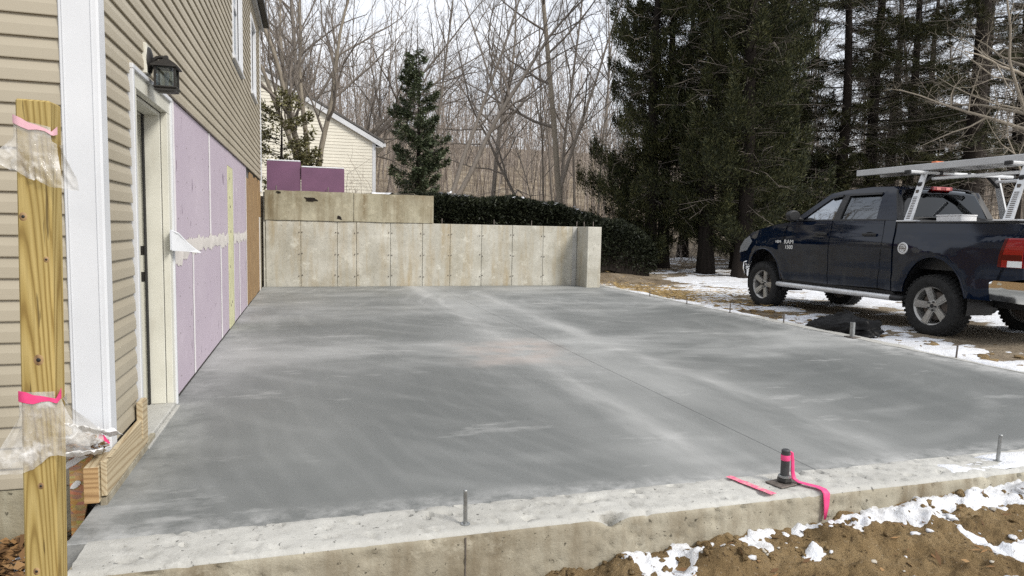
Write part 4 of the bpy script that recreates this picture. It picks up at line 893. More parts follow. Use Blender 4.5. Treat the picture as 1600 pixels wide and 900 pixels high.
def bag(name, zt, drop, flare_l, flare_r, tail, seed, label, tilt, band, smat):
    t = thing(name, tuple(Mp @ Vector((0, -.05, zt + .28))), label, 'bag', 'bags tied on the post')
    def surf(front, off):
        nu, nv = 60, 40; U, V_ = np.meshgrid(np.linspace(0, 1, nu), np.linspace(0, 1, nv))
        hw = .047
        s_ = (U - .5) * 2                                   # -1..1 left to right
        flat = np.clip(s_, -1, 1) * hw * 1.02
        grow = sstep(0.05, 1, V_) ** 1.1
        x = flat + np.where(s_ < 0, flare_l, flare_r) * s_ * grow * (abs(s_) ** .6)
        fold = (fbm(U * 5 + seed, V_ * 2.2, 3, seed) - .5); fine = (fbm(U * 13 + seed, V_ * 9, 3, seed + 5) - .5)
        y = front * (.049 + off) * np.ones_like(x) + front * grow * (.012 + .035 * fold + .016 * fine)
        side = sstep(.80, 1.0, abs(s_)); y = y * (1 - side * (1 - grow) ** 2)
        # keep off the post
        inside = (abs(x) < hw + .004); y = np.where(inside & (abs(y) < .049), front * .049, y)
        bott = drop * (1 + .22 * (fbm(U * 3.2 + seed * 2, U * 0, 3, 3) - .5) - tail * s_)
        z = -V_ * bott + tilt * s_ * (1 - .5 * V_) + .012 * fine * V_
        return x, y, z
    for front, nm in ((-1, 'front_sheet'), (1, 'rear_sheet')):
        x, y, z = surf(front, .002); b = MB(); P = np.stack([x, y, z], -1); b.grid(P)
        b.xform(Mp @ Matrix.Translation((0, 0, zt + .28))); obj(nm, b, MAT['bag'], t, sm=180)
    b = MB(); z0, z1 = band; rows = []
    for z in np.linspace(z0, z1, 4):
        rows.append([(xx, yy, z + tilt * xx / .047 + .005 * math.sin(i * 1.7) + .5 * (z - z0) * math.sin(i * .9)) for i, (xx, yy) in enumerate([(-.0525, -.03), (-.051, -.0515), (-.03, -.0525), (-.01, -.053), (.012, -.0525), (.033, -.053), (.0515, -.052), (.0545, -.045), (.0535, -.01)])])
    b.grid(rows); b.xform(Mp @ Matrix.Translation((0, 0, zt + .28))); obj('seal_strip', b, smat, t, sm=180)
bag('plastic_bag', 1.555, .165, .05, .038, -.16, 4, 'upper clear plastic bag with pale pink seal on the post', -.010, (-.020, -.002), MAT['palepink'])
bag('plastic_bag', 0.725, .235, .075, .105, .16, 9, 'lower clear plastic bag with bright pink seal flaring from the post', .0, (-.034, -.010), MAT['pink'])

# purple foam boards stacked on the wall
for x0, x1, zt, lean, lab, y_ in ((-0.85, -0.175, 2.60, .10, 'taller purple foam board leaning above the wall beside the house', 15.06), (-0.165, 0.72, 2.485, .08, 'wider purple foam board leaning on the wall top', 15.03)):
    t = thing('foam_board', ((x0 + x1) / 2, y_, 1.96), lab, 'foam board', 'purple foam boards on the wall')
    b = MB(); b.box(x0, x1, 0, .05, 0, zt - 1.955, .004); b.xform(Matrix.Translation((0, y_, 1.955)) @ Matrix.Rotation(-lean, 4, 'X') @ (Matrix.Shear('XZ', 4, (0.03, 0)) if x0 > -.5 else Matrix.Identity(4)))
    obj('sheet', b, MAT['foam'], t)
    b = MB(); b.box(x0 + .004, x1 - .004, -.004, .054, zt - 1.953, zt - 1.925, .008); b.xform(Matrix.Translation((0, y_, 1.955)) @ Matrix.Rotation(-lean, 4, 'X')); obj('white_top_strip', b, MAT['snow'], t)  # white strip along the top edge of the board
for x_, lab in ((-.66, 'short rod holding the taller purple foam board'), (.38, 'short rod holding the wider purple foam board')):
    rod(x_, 14.97, 1.95, .13, .011, MAT['rust'], lab, 'rod', thread=False, nut=False)
# snow on the wall top behind
U, V_ = np.meshgrid(np.linspace(1.3, 2.6, 60), np.linspace(14.9, 15.6, 30)); t_ = np.clip((fbm(U * 3, V_ * 3, 4, 12) - .45) * .5, -.04, .10)
obj('snow', grid_mesh('snow', U, V_, gz(U, V_) + .06 + t_, t_ > -.035), MAT['snow'], sm=180, kind='stuff', label='snow heaped behind the wall top by the small evergreen')

# black tarp bundle
t = np.linspace(0, 2 * math.pi, 56, endpoint=False); v_ = np.linspace(0, 1, 24)
T_, V_ = np.meshgrid(np.append(t, t[:1]), v_)
rad = np.cos(V_ * math.pi / 2) ** .55
n_ = fbm(np.cos(T_) * 2.2 + 5, np.sin(T_) * 2.2 + V_ * 3, 4, 77) - .5; n2_ = fbm(np.cos(T_) * 7 + 5, np.sin(T_) * 7 + V_ * 9, 3, 78) - .5
P = np.stack([6.92 + .30 * rad * np.cos(T_) * (1 + .7 * n_), 7.42 + .60 * rad * np.sin(T_) * (1 + .5 * n_), -.06 + .27 * V_ ** .8 * (1 + .9 * n_) + .05 * n2_ - .05 * np.sin(T_)], -1)
b = MB(); b.grid(P); obj('tarp_bundle', b, MAT['tarp'], None, sm=60, label='crumpled black plastic tarp heaped at the slab edge below the truck', cat='tarp')

# ================================================================== pickup truck (own coordinates: y forward from rear axle, x to its right, z from the ground)
TR = thing('pickup_truck', (9.06, 7.11, -0.07), 'dark navy pickup truck with ladder rack parked beside the slab', 'pickup truck', local=True)
WB = 3.57; WR = 0.42
def half(s, z):
    """half width of the body at length s and height z"""
    w = np.interp(z, [.40, .56, .70, .775, .80, .95, 1.10, 1.20, 1.27, 1.31, 1.40, 1.50, 1.56, 1.8, 2.02, 2.12], [.955, .975, .990, .994, .984, .994, .999, 1.0, .994, .985, .965, .952, .945, .862, .765, .70])
    w = w - .10 * sstep(3.75, 4.50, s) ** 1.3 - .02 * sstep(-.95, -1.25, s) * 0
    for c_ in (0.0, WB):
        d = np.hypot((s - c_) / 1.0, (z - .45) / 1.15); w = w + .018 * np.exp(-((d - .58) / .10) ** 2) * (z < 1.2)
    return w
def skin(name, poly, mat, parent, side=-1, off=0.0, thick=.03, step=.07, label=None, sub=True):
    """sheet-metal panel: polygon in (s,z) laid onto the body side and given thickness"""
    bm = bmesh.new(); vs = [bm.verts.new((0, s, z)) for s, z in poly]; bm.faces.new(vs)
    bmesh.ops.triangulate(bm, faces=bm.faces[:], ngon_method='EAR_CLIP')
    S = [p[0] for p in poly]; Zp = [p[1] for p in poly]
    for ax, lo, hi in ((1, min(S), max(S)), (2, min(Zp), max(Zp))):
        for q in np.arange(lo + step * .5, hi, step):
            co = [0, 0, 0]; no = [0, 0, 0]; co[ax] = q; no[ax] = 1
            bmesh.ops.bisect_plane(bm, geom=bm.verts[:] + bm.edges[:] + bm.faces[:], plane_co=co, plane_no=no)
    for v in bm.verts: v.co.x = side * (float(half(v.co.y, v.co.z)) + off)
    bmesh.ops.recalc_face_normals(bm, faces=bm.faces[:])
    if bm.faces and sum(f.normal.x for f in bm.faces) * side < 0: bmesh.ops.reverse_faces(bm, faces=bm.faces[:])
    r_ = bmesh.ops.extrude_face_region(bm, geom=bm.faces[:])
    for v in [g_ for g_ in r_['geom'] if isinstance(g_, bmesh.types.BMVert)]: v.co.x -= side * thick
    bmesh.ops.recalc_face_normals(bm, faces=bm.faces[:])
    me = bpy.data.meshes.new(name); bm.to_mesh(me); bm.free()
    return obj(name, me, mat, parent, sm=35, label=label)
def arch(c_, a0, a1, rx=.50, rz=.62, n=22):
    return [(c_ + rx * math.cos(t), .47 + rz * math.sin(t)) for t in np.linspace(math.radians(a0), math.radians(a1), n)]
G = .008
for sd_ in (-1, 1):
    fen = [(3.06 + G, .56)] + [(3.06 + G, z) for z in (.9, 1.2)] + [(3.04, 1.50), (2.98, 1.555), (3.3, 1.52), (3.7, 1.445), (4.0, 1.36), (4.22, 1.26), (4.40, 1.10), (4.44, .92), (4.43, .80)] + arch(WB, 28, 173)
    skin('front_fender', fen, MAT['paint'], TR, sd_)
    fd = skin('front_door', [(1.945 + G, .55), (3.06 - G, .55), (3.06 - G, 1.2), (3.03, 1.50), (2.96, 1.565), (1.945 + G, 1.575)], MAT['paint'], TR, sd_)
    rd = skin('rear_door', [(.93 + G, .58), (1.945 - G, .55), (1.945 - G, 1.575), (.90 + G, 1.575), (.88 + G, 1.2)], MAT['paint'], TR, sd_)
    skin('cab_corner', [(.69, .56), (.93 - G, .58), (.88 - G, 1.2), (.90 - G, 1.575), (.70, 1.575)], MAT['paint'], TR, sd_)
    bed = [(.665, .56), (.665, 1.535), (-1.19, 1.52), (-1.205, 1.4), (-1.205, .86), (-.86, .80), (-.82, .56), (-.52, .56)] + arch(0, 9, 171)[::-1]
    bed = [(.665, .56), (.665, 1.535), (-1.19, 1.52), (-1.205, 1.4), (-1.205, .86), (-.86, .80), (-.82, .57)] + arch(0, 171, 9)
    skin('bedside', bed, MAT['paint'], TR, sd_)
    # rocker, arch lips
    skin('rocker', [(.55, .47), (3.08, .47), (3.06, .545), (.68, .55)], MAT['blackplastic'], TR, sd_, -.02)
    for c_, a0, a1 in ((WB, 28, 173), (0, 171, 9)):
        b = MB(); A_ = arch(c_, a0, a1, .49, .61); b.tube([(sd_ * (float(half(s, z)) - .004), s, z) for s, z in A_], .014, 6); obj('arch_lip', b, MAT['paint'], TR, sm=60)
        # inner wheel well
        b = MB(); A_ = arch(c_, -12, 192, .50, .62, 26); b.grid([[(sd_ * .95, s, z) for s, z in A_], [(sd_ * .52, s, z) for s, z in A_]]); b.prism([(sd_ * .52, s, z) for s, z in A_], (sd_ * -.02, 0, 0)); obj('wheel_well', b, MAT['blackplastic'], TR)
    # greenhouse pillars and window frames
    fr = [[(2.88, 1.58), (2.70, 1.58), (2.13, 1.962), (2.20, 2.03)],
          [(2.20, 2.03), (2.13, 1.962), (1.90, 1.998), (1.90, 2.075)], [(1.90, 2.075), (1.90, 1.998), (1.12, 1.998), (1.0, 2.085), (1.4, 2.10)],
          [(1.90, 1.998), (1.935, 1.60), (1.80, 1.60), (1.765, 1.998)], [(1.12, 1.998), (1.07, 1.60), (.70, 1.58), (.86, 2.03), (1.0, 2.085)],
          [(2.70, 1.58), (.70, 1.578), (1.07, 1.603), (1.80, 1.603), (1.935, 1.603), (2.665, 1.603)]]
    for k_, p in enumerate(fr): skin(['windscreen_pillar', 'roof_rail', 'roof_rail', 'door_pillar', 'rear_pillar', 'belt_moulding'][k_], p, MAT['paint'] if k_ not in (3, 5) else MAT['blackplastic'], TR, sd_, .002 * (k_ in (3, 5)), .05)
    skin('door_glass', [(2.68, 1.59), (2.12, 1.97), (1.89, 2.0), (1.925, 1.59)], MAT['sideglass'], fd, sd_, -.022, .006)
    skin('door_glass', [(1.81, 1.59), (1.775, 2.0), (1.12, 2.0), (1.065, 1.59)], MAT['rearglass'], rd, sd_, -.022, .006)
    skin('rain_visor', [(2.16, 1.965), (1.90, 2.005), (1.90, 1.975), (2.14, 1.94)], MAT['blackplastic'], fd, sd_, .022, .02)
    skin('rain_visor', [(1.77, 2.005), (1.12, 2.005), (1.12, 1.975), (1.77, 1.975)], MAT['blackplastic'], rd, sd_, .022, .02)
    for s0, par in ((2.13, fd), (1.13, rd)):
        b = MB(); b.box(-.13, .13, -.012, .012, -.022, .022, .008); x = sd_ * (float(half(s0, 1.365)) + .02); b.xform(Matrix.Translation((x, s0, 1.365)) @ Matrix.Rotation(math.pi / 2, 4, 'Z')); obj('door_handle', b, MAT['blackplastic'], par)
        b = MB(); b.lathe([(0, .003), (.10, .003), (.11, -.006)], (0, 0, 0), 'x', 20); b.xform(Matrix.Translation((sd_ * (float(half(s0, 1.36)) - .001), s0, 1.355)) @ Matrix.Scale(.45, 4, (0, 0, 1))); obj('handle_cup', b, MAT['paint'], par, sm=50)
    # mirror
    b = MB(); b.lathe([(0, .09), (.05, .085), (.085, .05), (.09, .0), (.085, -.035), (.07, -.05), (0, -.052)], (0, 0, 0), 'y', 20); b.xform(Matrix.Translation((sd_ * 1.10, 2.70, 1.665)) @ Matrix.Scale(1.35, 4, (1, 0, 0)) @ Matrix.Scale(1.1, 4, (0, 0, 1))); mr_ = obj('mirror', b, MAT['blackplastic'], TR, sm=50)
    b = MB(); b.tube([(sd_ * .93, 2.66, 1.60), (sd_ * 1.04, 2.69, 1.63)], [.035, .03], 8); obj('mirror_arm', b, MAT['blackplastic'], mr_)
    b = MB(); b.lathe([(0, 0), (.075, 0), (.08, .004)], (0, 0, 0), 'y', 20); b.xform(Matrix.Translation((sd_ * 1.10, 2.645, 1.665)) @ Matrix.Scale(1.35, 4, (1, 0, 0))); obj('mirror_glass', b, MAT['blackplastic'], mr_)
    # lamps
    skin('headlight', [(3.93, 1.20), (4.05, 1.30), (4.24, 1.235), (4.40, 1.10), (4.43, .98), (4.12, 1.03)], MAT['headlamp'], TR, sd_, .007, .02)
    tl = skin('tail_light', [(-.90, .995), (-.91, 1.12), (-.965, 1.35), (-1.20, 1.35), (-1.20, .995)], MAT['red'], TR, sd_, .012, .04)
    skin('reversing_lens', [(-1.02, 1.0), (-1.025, 1.075), (-1.196, 1.075), (-1.196, 1.0)], MAT['clearlamp'], tl, sd_, .017, .01)
    skin('lens_frame', [(-.90, .995), (-.91, 1.12), (-.965, 1.35), (-1.0, 1.35), (-.95, 1.12), (-.94, .995)], MAT['deepred'], tl, sd_, .016, .01)
    skin('lens_band', [(-.95, 1.085), (-.958, 1.15), (-1.19, 1.15), (-1.19, 1.085)], MAT['deepred'], tl, sd_, .015, .01)
    b = MB(); b.box(-.10, .10, -.004, .004, .995, 1.345, .002); b.xform(Matrix.Translation((sd_ * .895, -1.208, 0))); obj('tail_lamp_rear_face', b, MAT['red'], tl)
    # rear bumper wrap
    skin('bumper_wrap', [(-.815, .585), (-.80, .80), (-.86, .825), (-1.40, .825), (-1.40, .60), (-1.30, .565)], MAT['chrome'], TR, sd_, .004, .03, .05)
    # running board
    b = MB(); b.tube([(sd_ * .90, 3.16, .47), (sd_ * 1.015, 3.10, .465), (sd_ * 1.025, 2.9, .465), (sd_ * 1.025, .62, .465)], .042, 12); st = obj('running_board', b, MAT['alu'], TR, sm=60)
    b = MB(); b.tube([(sd_ * 1.025, .62, .465), (sd_ * 1.02, .54, .465), (sd_ * .90, .50, .47)], .043, 12); obj('end_cap', b, MAT['blackplastic'], st, sm=60)
# fuel cap and lettering on the left side
b = MB(); b.lathe([(0, .006), (.060, .008), (.070, .012), (.080, .010), (.086, 0)], (0, 0, 0), 'x', 32); fx = -(float(half(.50, 1.18)) + .001); b.xform(Matrix.Translation((fx, .50, 1.18)) @ Matrix.Rotation(math.pi, 4, 'Z')); fc = obj('fuel_cap', b, MAT['alu'], TR, sm=40)
b = MB(); b.lathe([(.052, 0), (.056, .003), (.060, 0)], (0, 0, 0), 'x', 32); b.box(-.001, .004, -.05, .05, -.005, .005); b.box(-.001, .004, -.045, .02, .018, .024); b.box(-.001, .004, -.02, .045, -.026, -.02)
b.xform(Matrix.Translation((fx - .010, .50, 1.18)) @ Matrix.Rotation(math.pi, 4, 'Z')); obj('cap_emblem', b, MAT['rust'], fc)
def lettering(txt, size, y, z, name='lettering', sx=1.0):
    cu = bpy.data.curves.new('t', 'FONT'); cu.body = txt; cu.size = size; cu.extrude = .002; cu.offset = .0012; cu.align_x = 'CENTER'
    o = bpy.data.objects.new('t', cu); C.objects.link(o); bpy.context.view_layer.update()
    me = bpy.data.meshes.new_from_object(o.evaluated_get(bpy.context.evaluated_depsgraph_get())); bpy.data.objects.remove(o)
    x = -(float(half(y, z)) + .004)
    me.transform(Matrix.Translation((x, y, z)) @ Matrix(((0, 0, -1, 0), (-1, 0, 0, 0), (0, 1, 0, 0), (0, 0, 0, 1))) @ Matrix.Scale(sx, 4, (1, 0, 0)))
    me.name = name; return obj(name, me, MAT['badge'], TR)
lettering('RAM', .10, 2.89, 1.185, sx=1.2); lettering('1500', .09, 2.885, 1.095, sx=1.15); lettering('HEMI', .065, 3.165, 1.195, sx=1.0)
# hood, roof, screens, tailgate, front end
def cross(name, S, zf, wf, crown, mat, nx=17, parent=TR, thick=.02, dome=None):
    rows = []
    for s in S:
        w = wf(s); rows.append([(w * q, s, zf(s) + crown(s) * (1 - abs(q) ** 2.4) + (dome(s, q) if dome else 0)) for q in np.linspace(-1, 1, nx)])
    b = MB(); b.grid(rows); o = obj(name, b, mat, parent, sm=50); return o
zh = lambda s: float(np.interp(s, [2.9, 3.3, 3.7, 4.0, 4.25, 4.42], [1.56, 1.525, 1.45, 1.365, 1.255, 1.10]))
cross('hood', np.linspace(2.92, 4.44, 24), lambda s: zh(s) + .003, lambda s: float(half(s, zh(s))) - .012, lambda s: .075 * (1 - sstep(4.1, 4.5, s)) + .01, MAT['paint'], 25, dome=lambda s, q: .035 * float(sstep(.62, .45, abs(q)) * 1) * (1 - float(sstep(4.1, 4.45, s))) if abs(q) < .62 else 0)
zr_ = lambda s: float(np.interp(s, [.86, 1.0, 1.4, 1.9, 2.2], [2.03, 2.085, 2.10, 2.075, 2.03]))
cross('roof', np.linspace(.86, 2.20, 16), zr_, lambda s: float(half(s, zr_(s))) + .001, lambda s: .035, MAT['paint'], 21)
def screen(name, s0, z0, s1, z1, mat, bow, parent=TR, f0=1.0, f1=1.0):
    rows = []
    for t in np.linspace(0, 1, 9):
        s = s0 + (s1 - s0) * t; z = z0 + (z1 - z0) * t; w = (float(half(1.5, z)) - .01) * (f0 + (f1 - f0) * t)
        rows.append([(w * q, s + bow * (1 - q * q), z + .03 * t * (1 - q * q)) for q in np.linspace(-1, 1, 15)])
    b = MB(); b.grid(rows); o = obj(name, b, mat, parent, sm=60); md = o.modifiers.new('t', 'SOLIDIFY'); md.thickness = .006; return o
screen('windscreen', 2.88, 1.575, 2.19, 2.03, MAT['darkglass'], .16)
screen('rear_window', .705, 1.60, .865, 2.02, MAT['darkglass'], -.02)
b = MB()
for q in ((-.945, -.80, .68, .715, 1.57, 1.62), ): pass
b.prism([(-.93, .69, 1.575), (.93, .69, 1.575), (.90, .70, 1.64), (-.90, .70, 1.64)], (0, .02, 0)); b.prism([(-.80, .83, 1.94), (.80, .83, 1.94), (.78, .862, 2.035), (-.78, .862, 2.035)], (0, .02, 0))
for s_ in (-1, 1): b.prism([(s_ * .93, .688, 1.60), (s_ * .81, .690, 1.60), (s_ * .70, .845, 1.97), (s_ * .79, .857, 2.02)], (0, .02, 0))
obj('rear_window_surround', b, MAT['blackplastic'], TR)
b = MB(); b.box(-.19, .19, .80, .86, 2.035, 2.095, .012); bl = obj('brake_light', b, MAT['red'], TR)
for x in (-.09, .09):
    b = MB(); b.box(x - .04, x + .04, .794, .80, 2.045, 2.085, .002); obj('lens', b, simple('pale_red_lens', (.62, .22, .2), .2, var=.05), bl)
b = MB(); b.box(-.945, .945, .668, .695, .56, 1.575, .004); obj('cab_back', b, MAT['paint'], TR)
b = MB(); b.box(-.70, .70, -1.215, -1.17, .86, 1.50, .012); tg = obj('tailgate', b, MAT['paint'], TR)
b = MB(); b.box(-.13, .13, -1.232, -1.214, 1.22, 1.30, .006); obj('tailgate_handle', b, MAT['blackplastic'], tg)
for s_ in (-1, 1):
    b = MB(); b.box(s_ * .84 - .137, s_ * .84 + .137, -1.205, -1.16, .86, 1.51, .008); obj('tail_corner', b, MAT['paint'], TR)
b = MB(); b.box(-.96, .96, -1.42, -1.40, .60, .825, .008); b.box(-.955, .955, -1.40, -1.20, .795, .822, .004); rb = obj('rear_bumper', b, MAT['chrome'], TR)
b = MB(); b.box(-.26, .26, -1.428, -1.4205, .64, .78, .002); obj('number_plate_recess', b, MAT['blackplastic'], rb)
# bed interior
b = MB(); b.box(-.80, .80, -1.17, .665, .90, .93); b.box(-.84, -.80, -1.17, .665, .90, 1.49); b.box(.80, .84, -1.17, .665, .90, 1.49); obj('bed_liner', b, MAT['blackplastic'], TR)
for s_ in (-1, 1):
    b = MB(); b.box(s_ * .885 - .068, s_ * .885 + .068, -1.19, .66, 1.525, 1.56, .012); obj('bed_rail', b, MAT['blackplastic'], TR)
# front end
b = MB(); b.box(-.72, .72, 4.36, 4.47, .86, 1.20, .02); gr = obj('grille', b, MAT['blackplastic'], TR)
b = MB(); b.box(-.74, .74, 4.45, 4.50, 1.18, 1.22, .01); b.box(-.74, .74, 4.45, 4.50, .84, .88, .01); b.box(-.04, .04, 4.45, 4.50, .88, 1.18, .006); b.box(-.74, .74, 4.45, 4.495, 1.01, 1.05, .006); obj('grille_bars', b, MAT['chrome'], gr)
rows = []
for q in np.linspace(-1, 1, 21):
    s = 4.56 - .36 * abs(q) ** 3.0; rows.append([(.97 * q, s - .10, .83), (.975 * q, s, .80), (.975 * q, s + .01, .68), (.96 * q, s - .05, .52)])
b = MB(); b.grid(rows); o = obj('front_bumper', b, MAT['chrome'], TR, sm=50); md = o.modifiers.new('t', 'SOLIDIFY'); md.thickness = .03
b = MB(); b.box(-.62, .62, 4.0, 4.36, .50, 1.2); b.box(-.70, .70, 2.9, 4.2, .62, 1.25); obj('engine_bay', b, MAT['blackplastic'], TR)
# underbody
b = MB(); b.box(-.88, .88, .72, 3.0, .50, .60, .02); b.box(-.48, -.40, -1.3, 4.1, .44, .58, .01); b.box(.40, .48, -1.3, 4.1, .44, .58, .01); b.box(-.80, .80, -1.15, .66, .66, .74, .01)
b.tube([(-.75, 0, .42), (.75, 0, .42)], .05, 10); b.tube([(-.75, WB, .42), (.75, WB, .42)], .045, 10); b.tube([(.0, 0, .42), (.0, 2.2, .52)], .04, 8)
b.lathe([(0, -.12), (.12, -.10), (.16, 0), (.12, .10), (0, .12)], (0, 0, .42), 'y', 14); b.tube([(.55, 2, .45), (.6, -.9, .48), (.7, -1.25, .47)], .035, 8)
b.lathe([(0, -.10), (.30, -.10), (.36, -.06), (.36, .06), (.30, .10), (0, .10)], (0, -.78, .55), 'z', 20); obj('chassis', b, MAT['blackplastic'], TR)
# cabin
b = MB(); b.box(-.85, .85, .75, 2.9, .58, .64); b.box(-.86, .86, 2.55, 2.9, 1.1, 1.55, .05); dash = obj('dashboard', b, MAT['seat'], TR)
b = MB(); pts = [(-.42 + .18 * math.cos(t), 2.42 + .06 * math.sin(t), 1.46 + .17 * math.sin(t)) for t in np.linspace(0, 2 * math.pi, 21)]; b.tube(pts, .016, 6, False); obj('steering_wheel', b, MAT['seat'], dash, sm=60)
for x, y in ((-.42, 1.85), (.42, 1.85), (-.42, .95), (.42, .95)):
    b = MB(); b.box(-.27, .27, 0, .5, .85, 1.02, .05); b.box(-.26, .26, -.14, .02, .95, 1.60, .05); b.box(-.13, .13, -.13, -.03, 1.62, 1.82, .04); b.xform(Matrix.Translation((x, y, 0))); obj('seat', b, MAT['seat'], TR)
# wheels
tp = []
for a in np.linspace(0, 1, 1): pass
tyre_prof = [(.262, -.125), (.300, -.142), (.345, -.146), (.385, -.138), (.408, -.118), (.414, -.10), (.415, 0), (.414, .10), (.408, .118), (.385, .138), (.345, .146), (.300, .142), (.262, .125)]
tb = MB(); tb.lathe(tyre_prof, (0, 0, 0), 'x', 48)
for k_ in range(40):
    a = 2 * math.pi * k_ / 40
    for x0, x1, da in ((-.135, -.075, 0), (-.06, -.005, .5), (.005, .06, 0), (.075, .135, .5)):
        n0 = len(tb.v); tb.box(x0, x1, -.020, .020, .395 if abs(x0) > .07 and False else .40, .426 - (.006 if max(abs(x0), abs(x1)) > .13 else 0), .003); tb.xform(Matrix.Rotation(a + da * 2 * math.pi / 40, 4, 'X'), n0)
tyre_me = tb.mesh('tyre'); tyre_me.materials.append(MAT['rubber'])
rm = MB(); rm.lathe([(.268, -.128), (.272, -.120), (.262, -.105), (.245, -.095), (.238, .10), (.262, .12)], (0, 0, 0), 'x', 40)   # outer side is -x
rm.lathe([(0, -.092), (.035, -.094), (.062, -.088), (.085, -.080), (.09, -.05)], (0, 0, 0), 'x', 24)
for k_ in range(5):
    n0 = len(rm.v); P = [(-.078, -.040, .06), (-.078, .040, .06), (-.110, .052, .255), (-.110, -.052, .255)]
    rm.prism(P, (.035, 0, 0)); n1 = len(rm.v); rm.prism([(-.085, -.018, .07), (-.085, .018, .07), (-.116, .030, .25), (-.116, -.030, .25)], (.02, 0, 0)); rm.xform(Matrix.Rotation(2 * math.pi * k_ / 5, 4, 'X'), n0)
rim_me = rm.mesh('rim'); rim_me.materials.append(MAT['rim'])
lb = MB()
for k_ in range(5):
    n0 = len(lb.v); lb.lathe([(0, -.115), (.010, -.113), (.012, -.085)], (0, 0, .058), 'x', 8); lb.xform(Matrix.Rotation(2 * math.pi * (k_ + .5) / 5, 4, 'X'), n0)
lb.lathe([(0, -.104), (.026, -.102), (.032, -.088)], (0, 0, 0), 'x', 16); lug_me = lb.mesh('lug_nuts'); lug_me.materials.append(MAT['blackplastic'])
dk = MB(); dk.lathe([(0, -.03), (.19, -.03), (.19, -.01), (0, -.01)], (0, 0, 0), 'x', 24); dk.lathe([(.0, .09), (.24, .09)], (0, 0, 0), 'x', 24); disc_me = dk.mesh('brake_disc'); disc_me.materials.append(MAT['rust'])
for s in (0, WB):
    for sd_ in (-1, 1):
        e = bpy.data.objects.new('wheel', tyre_me); C.objects.link(e); e.parent = TR; e.location = (sd_ * .872, s, WR - .005); e.rotation_euler = (rng.uniform(0, 1.2), 0, 0 if sd_ < 0 else math.pi)
        smooth(e, 35)
        for nm, me in (('rim', rim_me), ('lug_nuts', lug_me), ('brake_disc', disc_me)):
            o = bpy.data.objects.new(nm, me); C.objects.link(o); o.parent = e
            if nm != 'brake_disc': smooth(o, 30)
# ladder rack
RK = thing('ladder_rack', (9.06, 7.11, -0.07), 'silver aluminium ladder rack standing on the truck bed rails', 'ladder rack', local=True)
for s, zt in ((.52, 2.235), (-.92, 2.235)):
    for sd_ in (-1, 1):
        b = MB(); b.prism([(sd_ * .94, s - .06, 1.565), (sd_ * .94, s + .06, 1.565), (sd_ * .70, s + .036, zt), (sd_ * .70, s - .036, zt)], (-sd_ * .035, 0, .008)); pt = obj('upright', b, MAT['alu'], RK)
        b = MB()
        for k_ in range(14):
            q = .06 + k_ * .035; x = sd_ * (.94 - .24 * q) ; z = 1.565 + (zt - 1.565) * q; b.box(x - .004 + sd_ * .001, x + .004 + sd_ * .003, s - .03, s + .03, z - .005, z + .005)
        for q in (.62, .76): x = sd_ * (.94 - .24 * q); b.box(x - .006, x + .006, s - .02, s + .02, 1.565 + (zt - 1.565) * q - .03, 1.565 + (zt - 1.565) * q + .03)
        obj('slots', b, MAT['rust'], pt, kind='stuff')
        b = MB(); b.box(sd_ * .92 - .05, sd_ * .92 + .05, s - .16, s + .16, 1.558, 1.578, .004); obj('foot', b, MAT['alu'], RK)
        b = MB(); b.prism([(sd_ * .76, s - .03, 2.06), (sd_ * .50, s - .03, zt + .005), (sd_ * .56, s - .03, zt + .005), (sd_ * .775, s - .03, 2.10)], (0, .06, 0)); obj('gusset', b, MAT['blackplastic'], RK)
    b = MB(); b.box(-.97, .97, s - .045, s + .045, zt, zt + .042, .010); cb = obj('cross_bar', b, MAT['alu'], RK)
    for x in (-.985, .985): b = MB(); b.box(x - .02, x + .02, s - .05, s + .05, zt - .004, zt + .047, .01); obj('end_cap', b, MAT['blackplastic'], cb)
    for x in (-.42, .10): b = MB(); b.box(x - .03, x + .03, s - .052, s + .052, zt - .006, zt + .05, .006); obj('slider', b, MAT['blackplastic'], cb)
for x in (-.60, .60):
    b = MB(); b.box(x - .02, x + .02, -.86, .46, 2.15, 2.19, .006); obj('side_rail', b, MAT['alu'], RK)
PK = thing('scaffold_plank', (9.06, 7.11, -0.07), 'long grey aluminium plank lying on the ladder rack above the cab', 'plank', local=True)
b = MB(); b.box(-.66, -.16, -2.6, 1.80, 2.372, 2.384); b.box(-.665, -.625, -2.6, 1.80, 2.293, 2.386, .006); b.box(-.195, -.155, -2.6, 1.80, 2.293, 2.386, .006); obj('deck', b, MAT['plank'], PK)
for s in np.arange(-2.4, 1.75, .42):
    b = MB(); b.box(-.63, -.19, s, s + .04, 2.295, 2.371, .004); obj('cross_rib', b, MAT['plank'], PK)
b = MB(); b.box(-.60, -.44, .42, .50, 2.386, 2.415, .008); obj('orange_strap', b, simple('orange_strap', (.55, .15, .05), .7), PK)
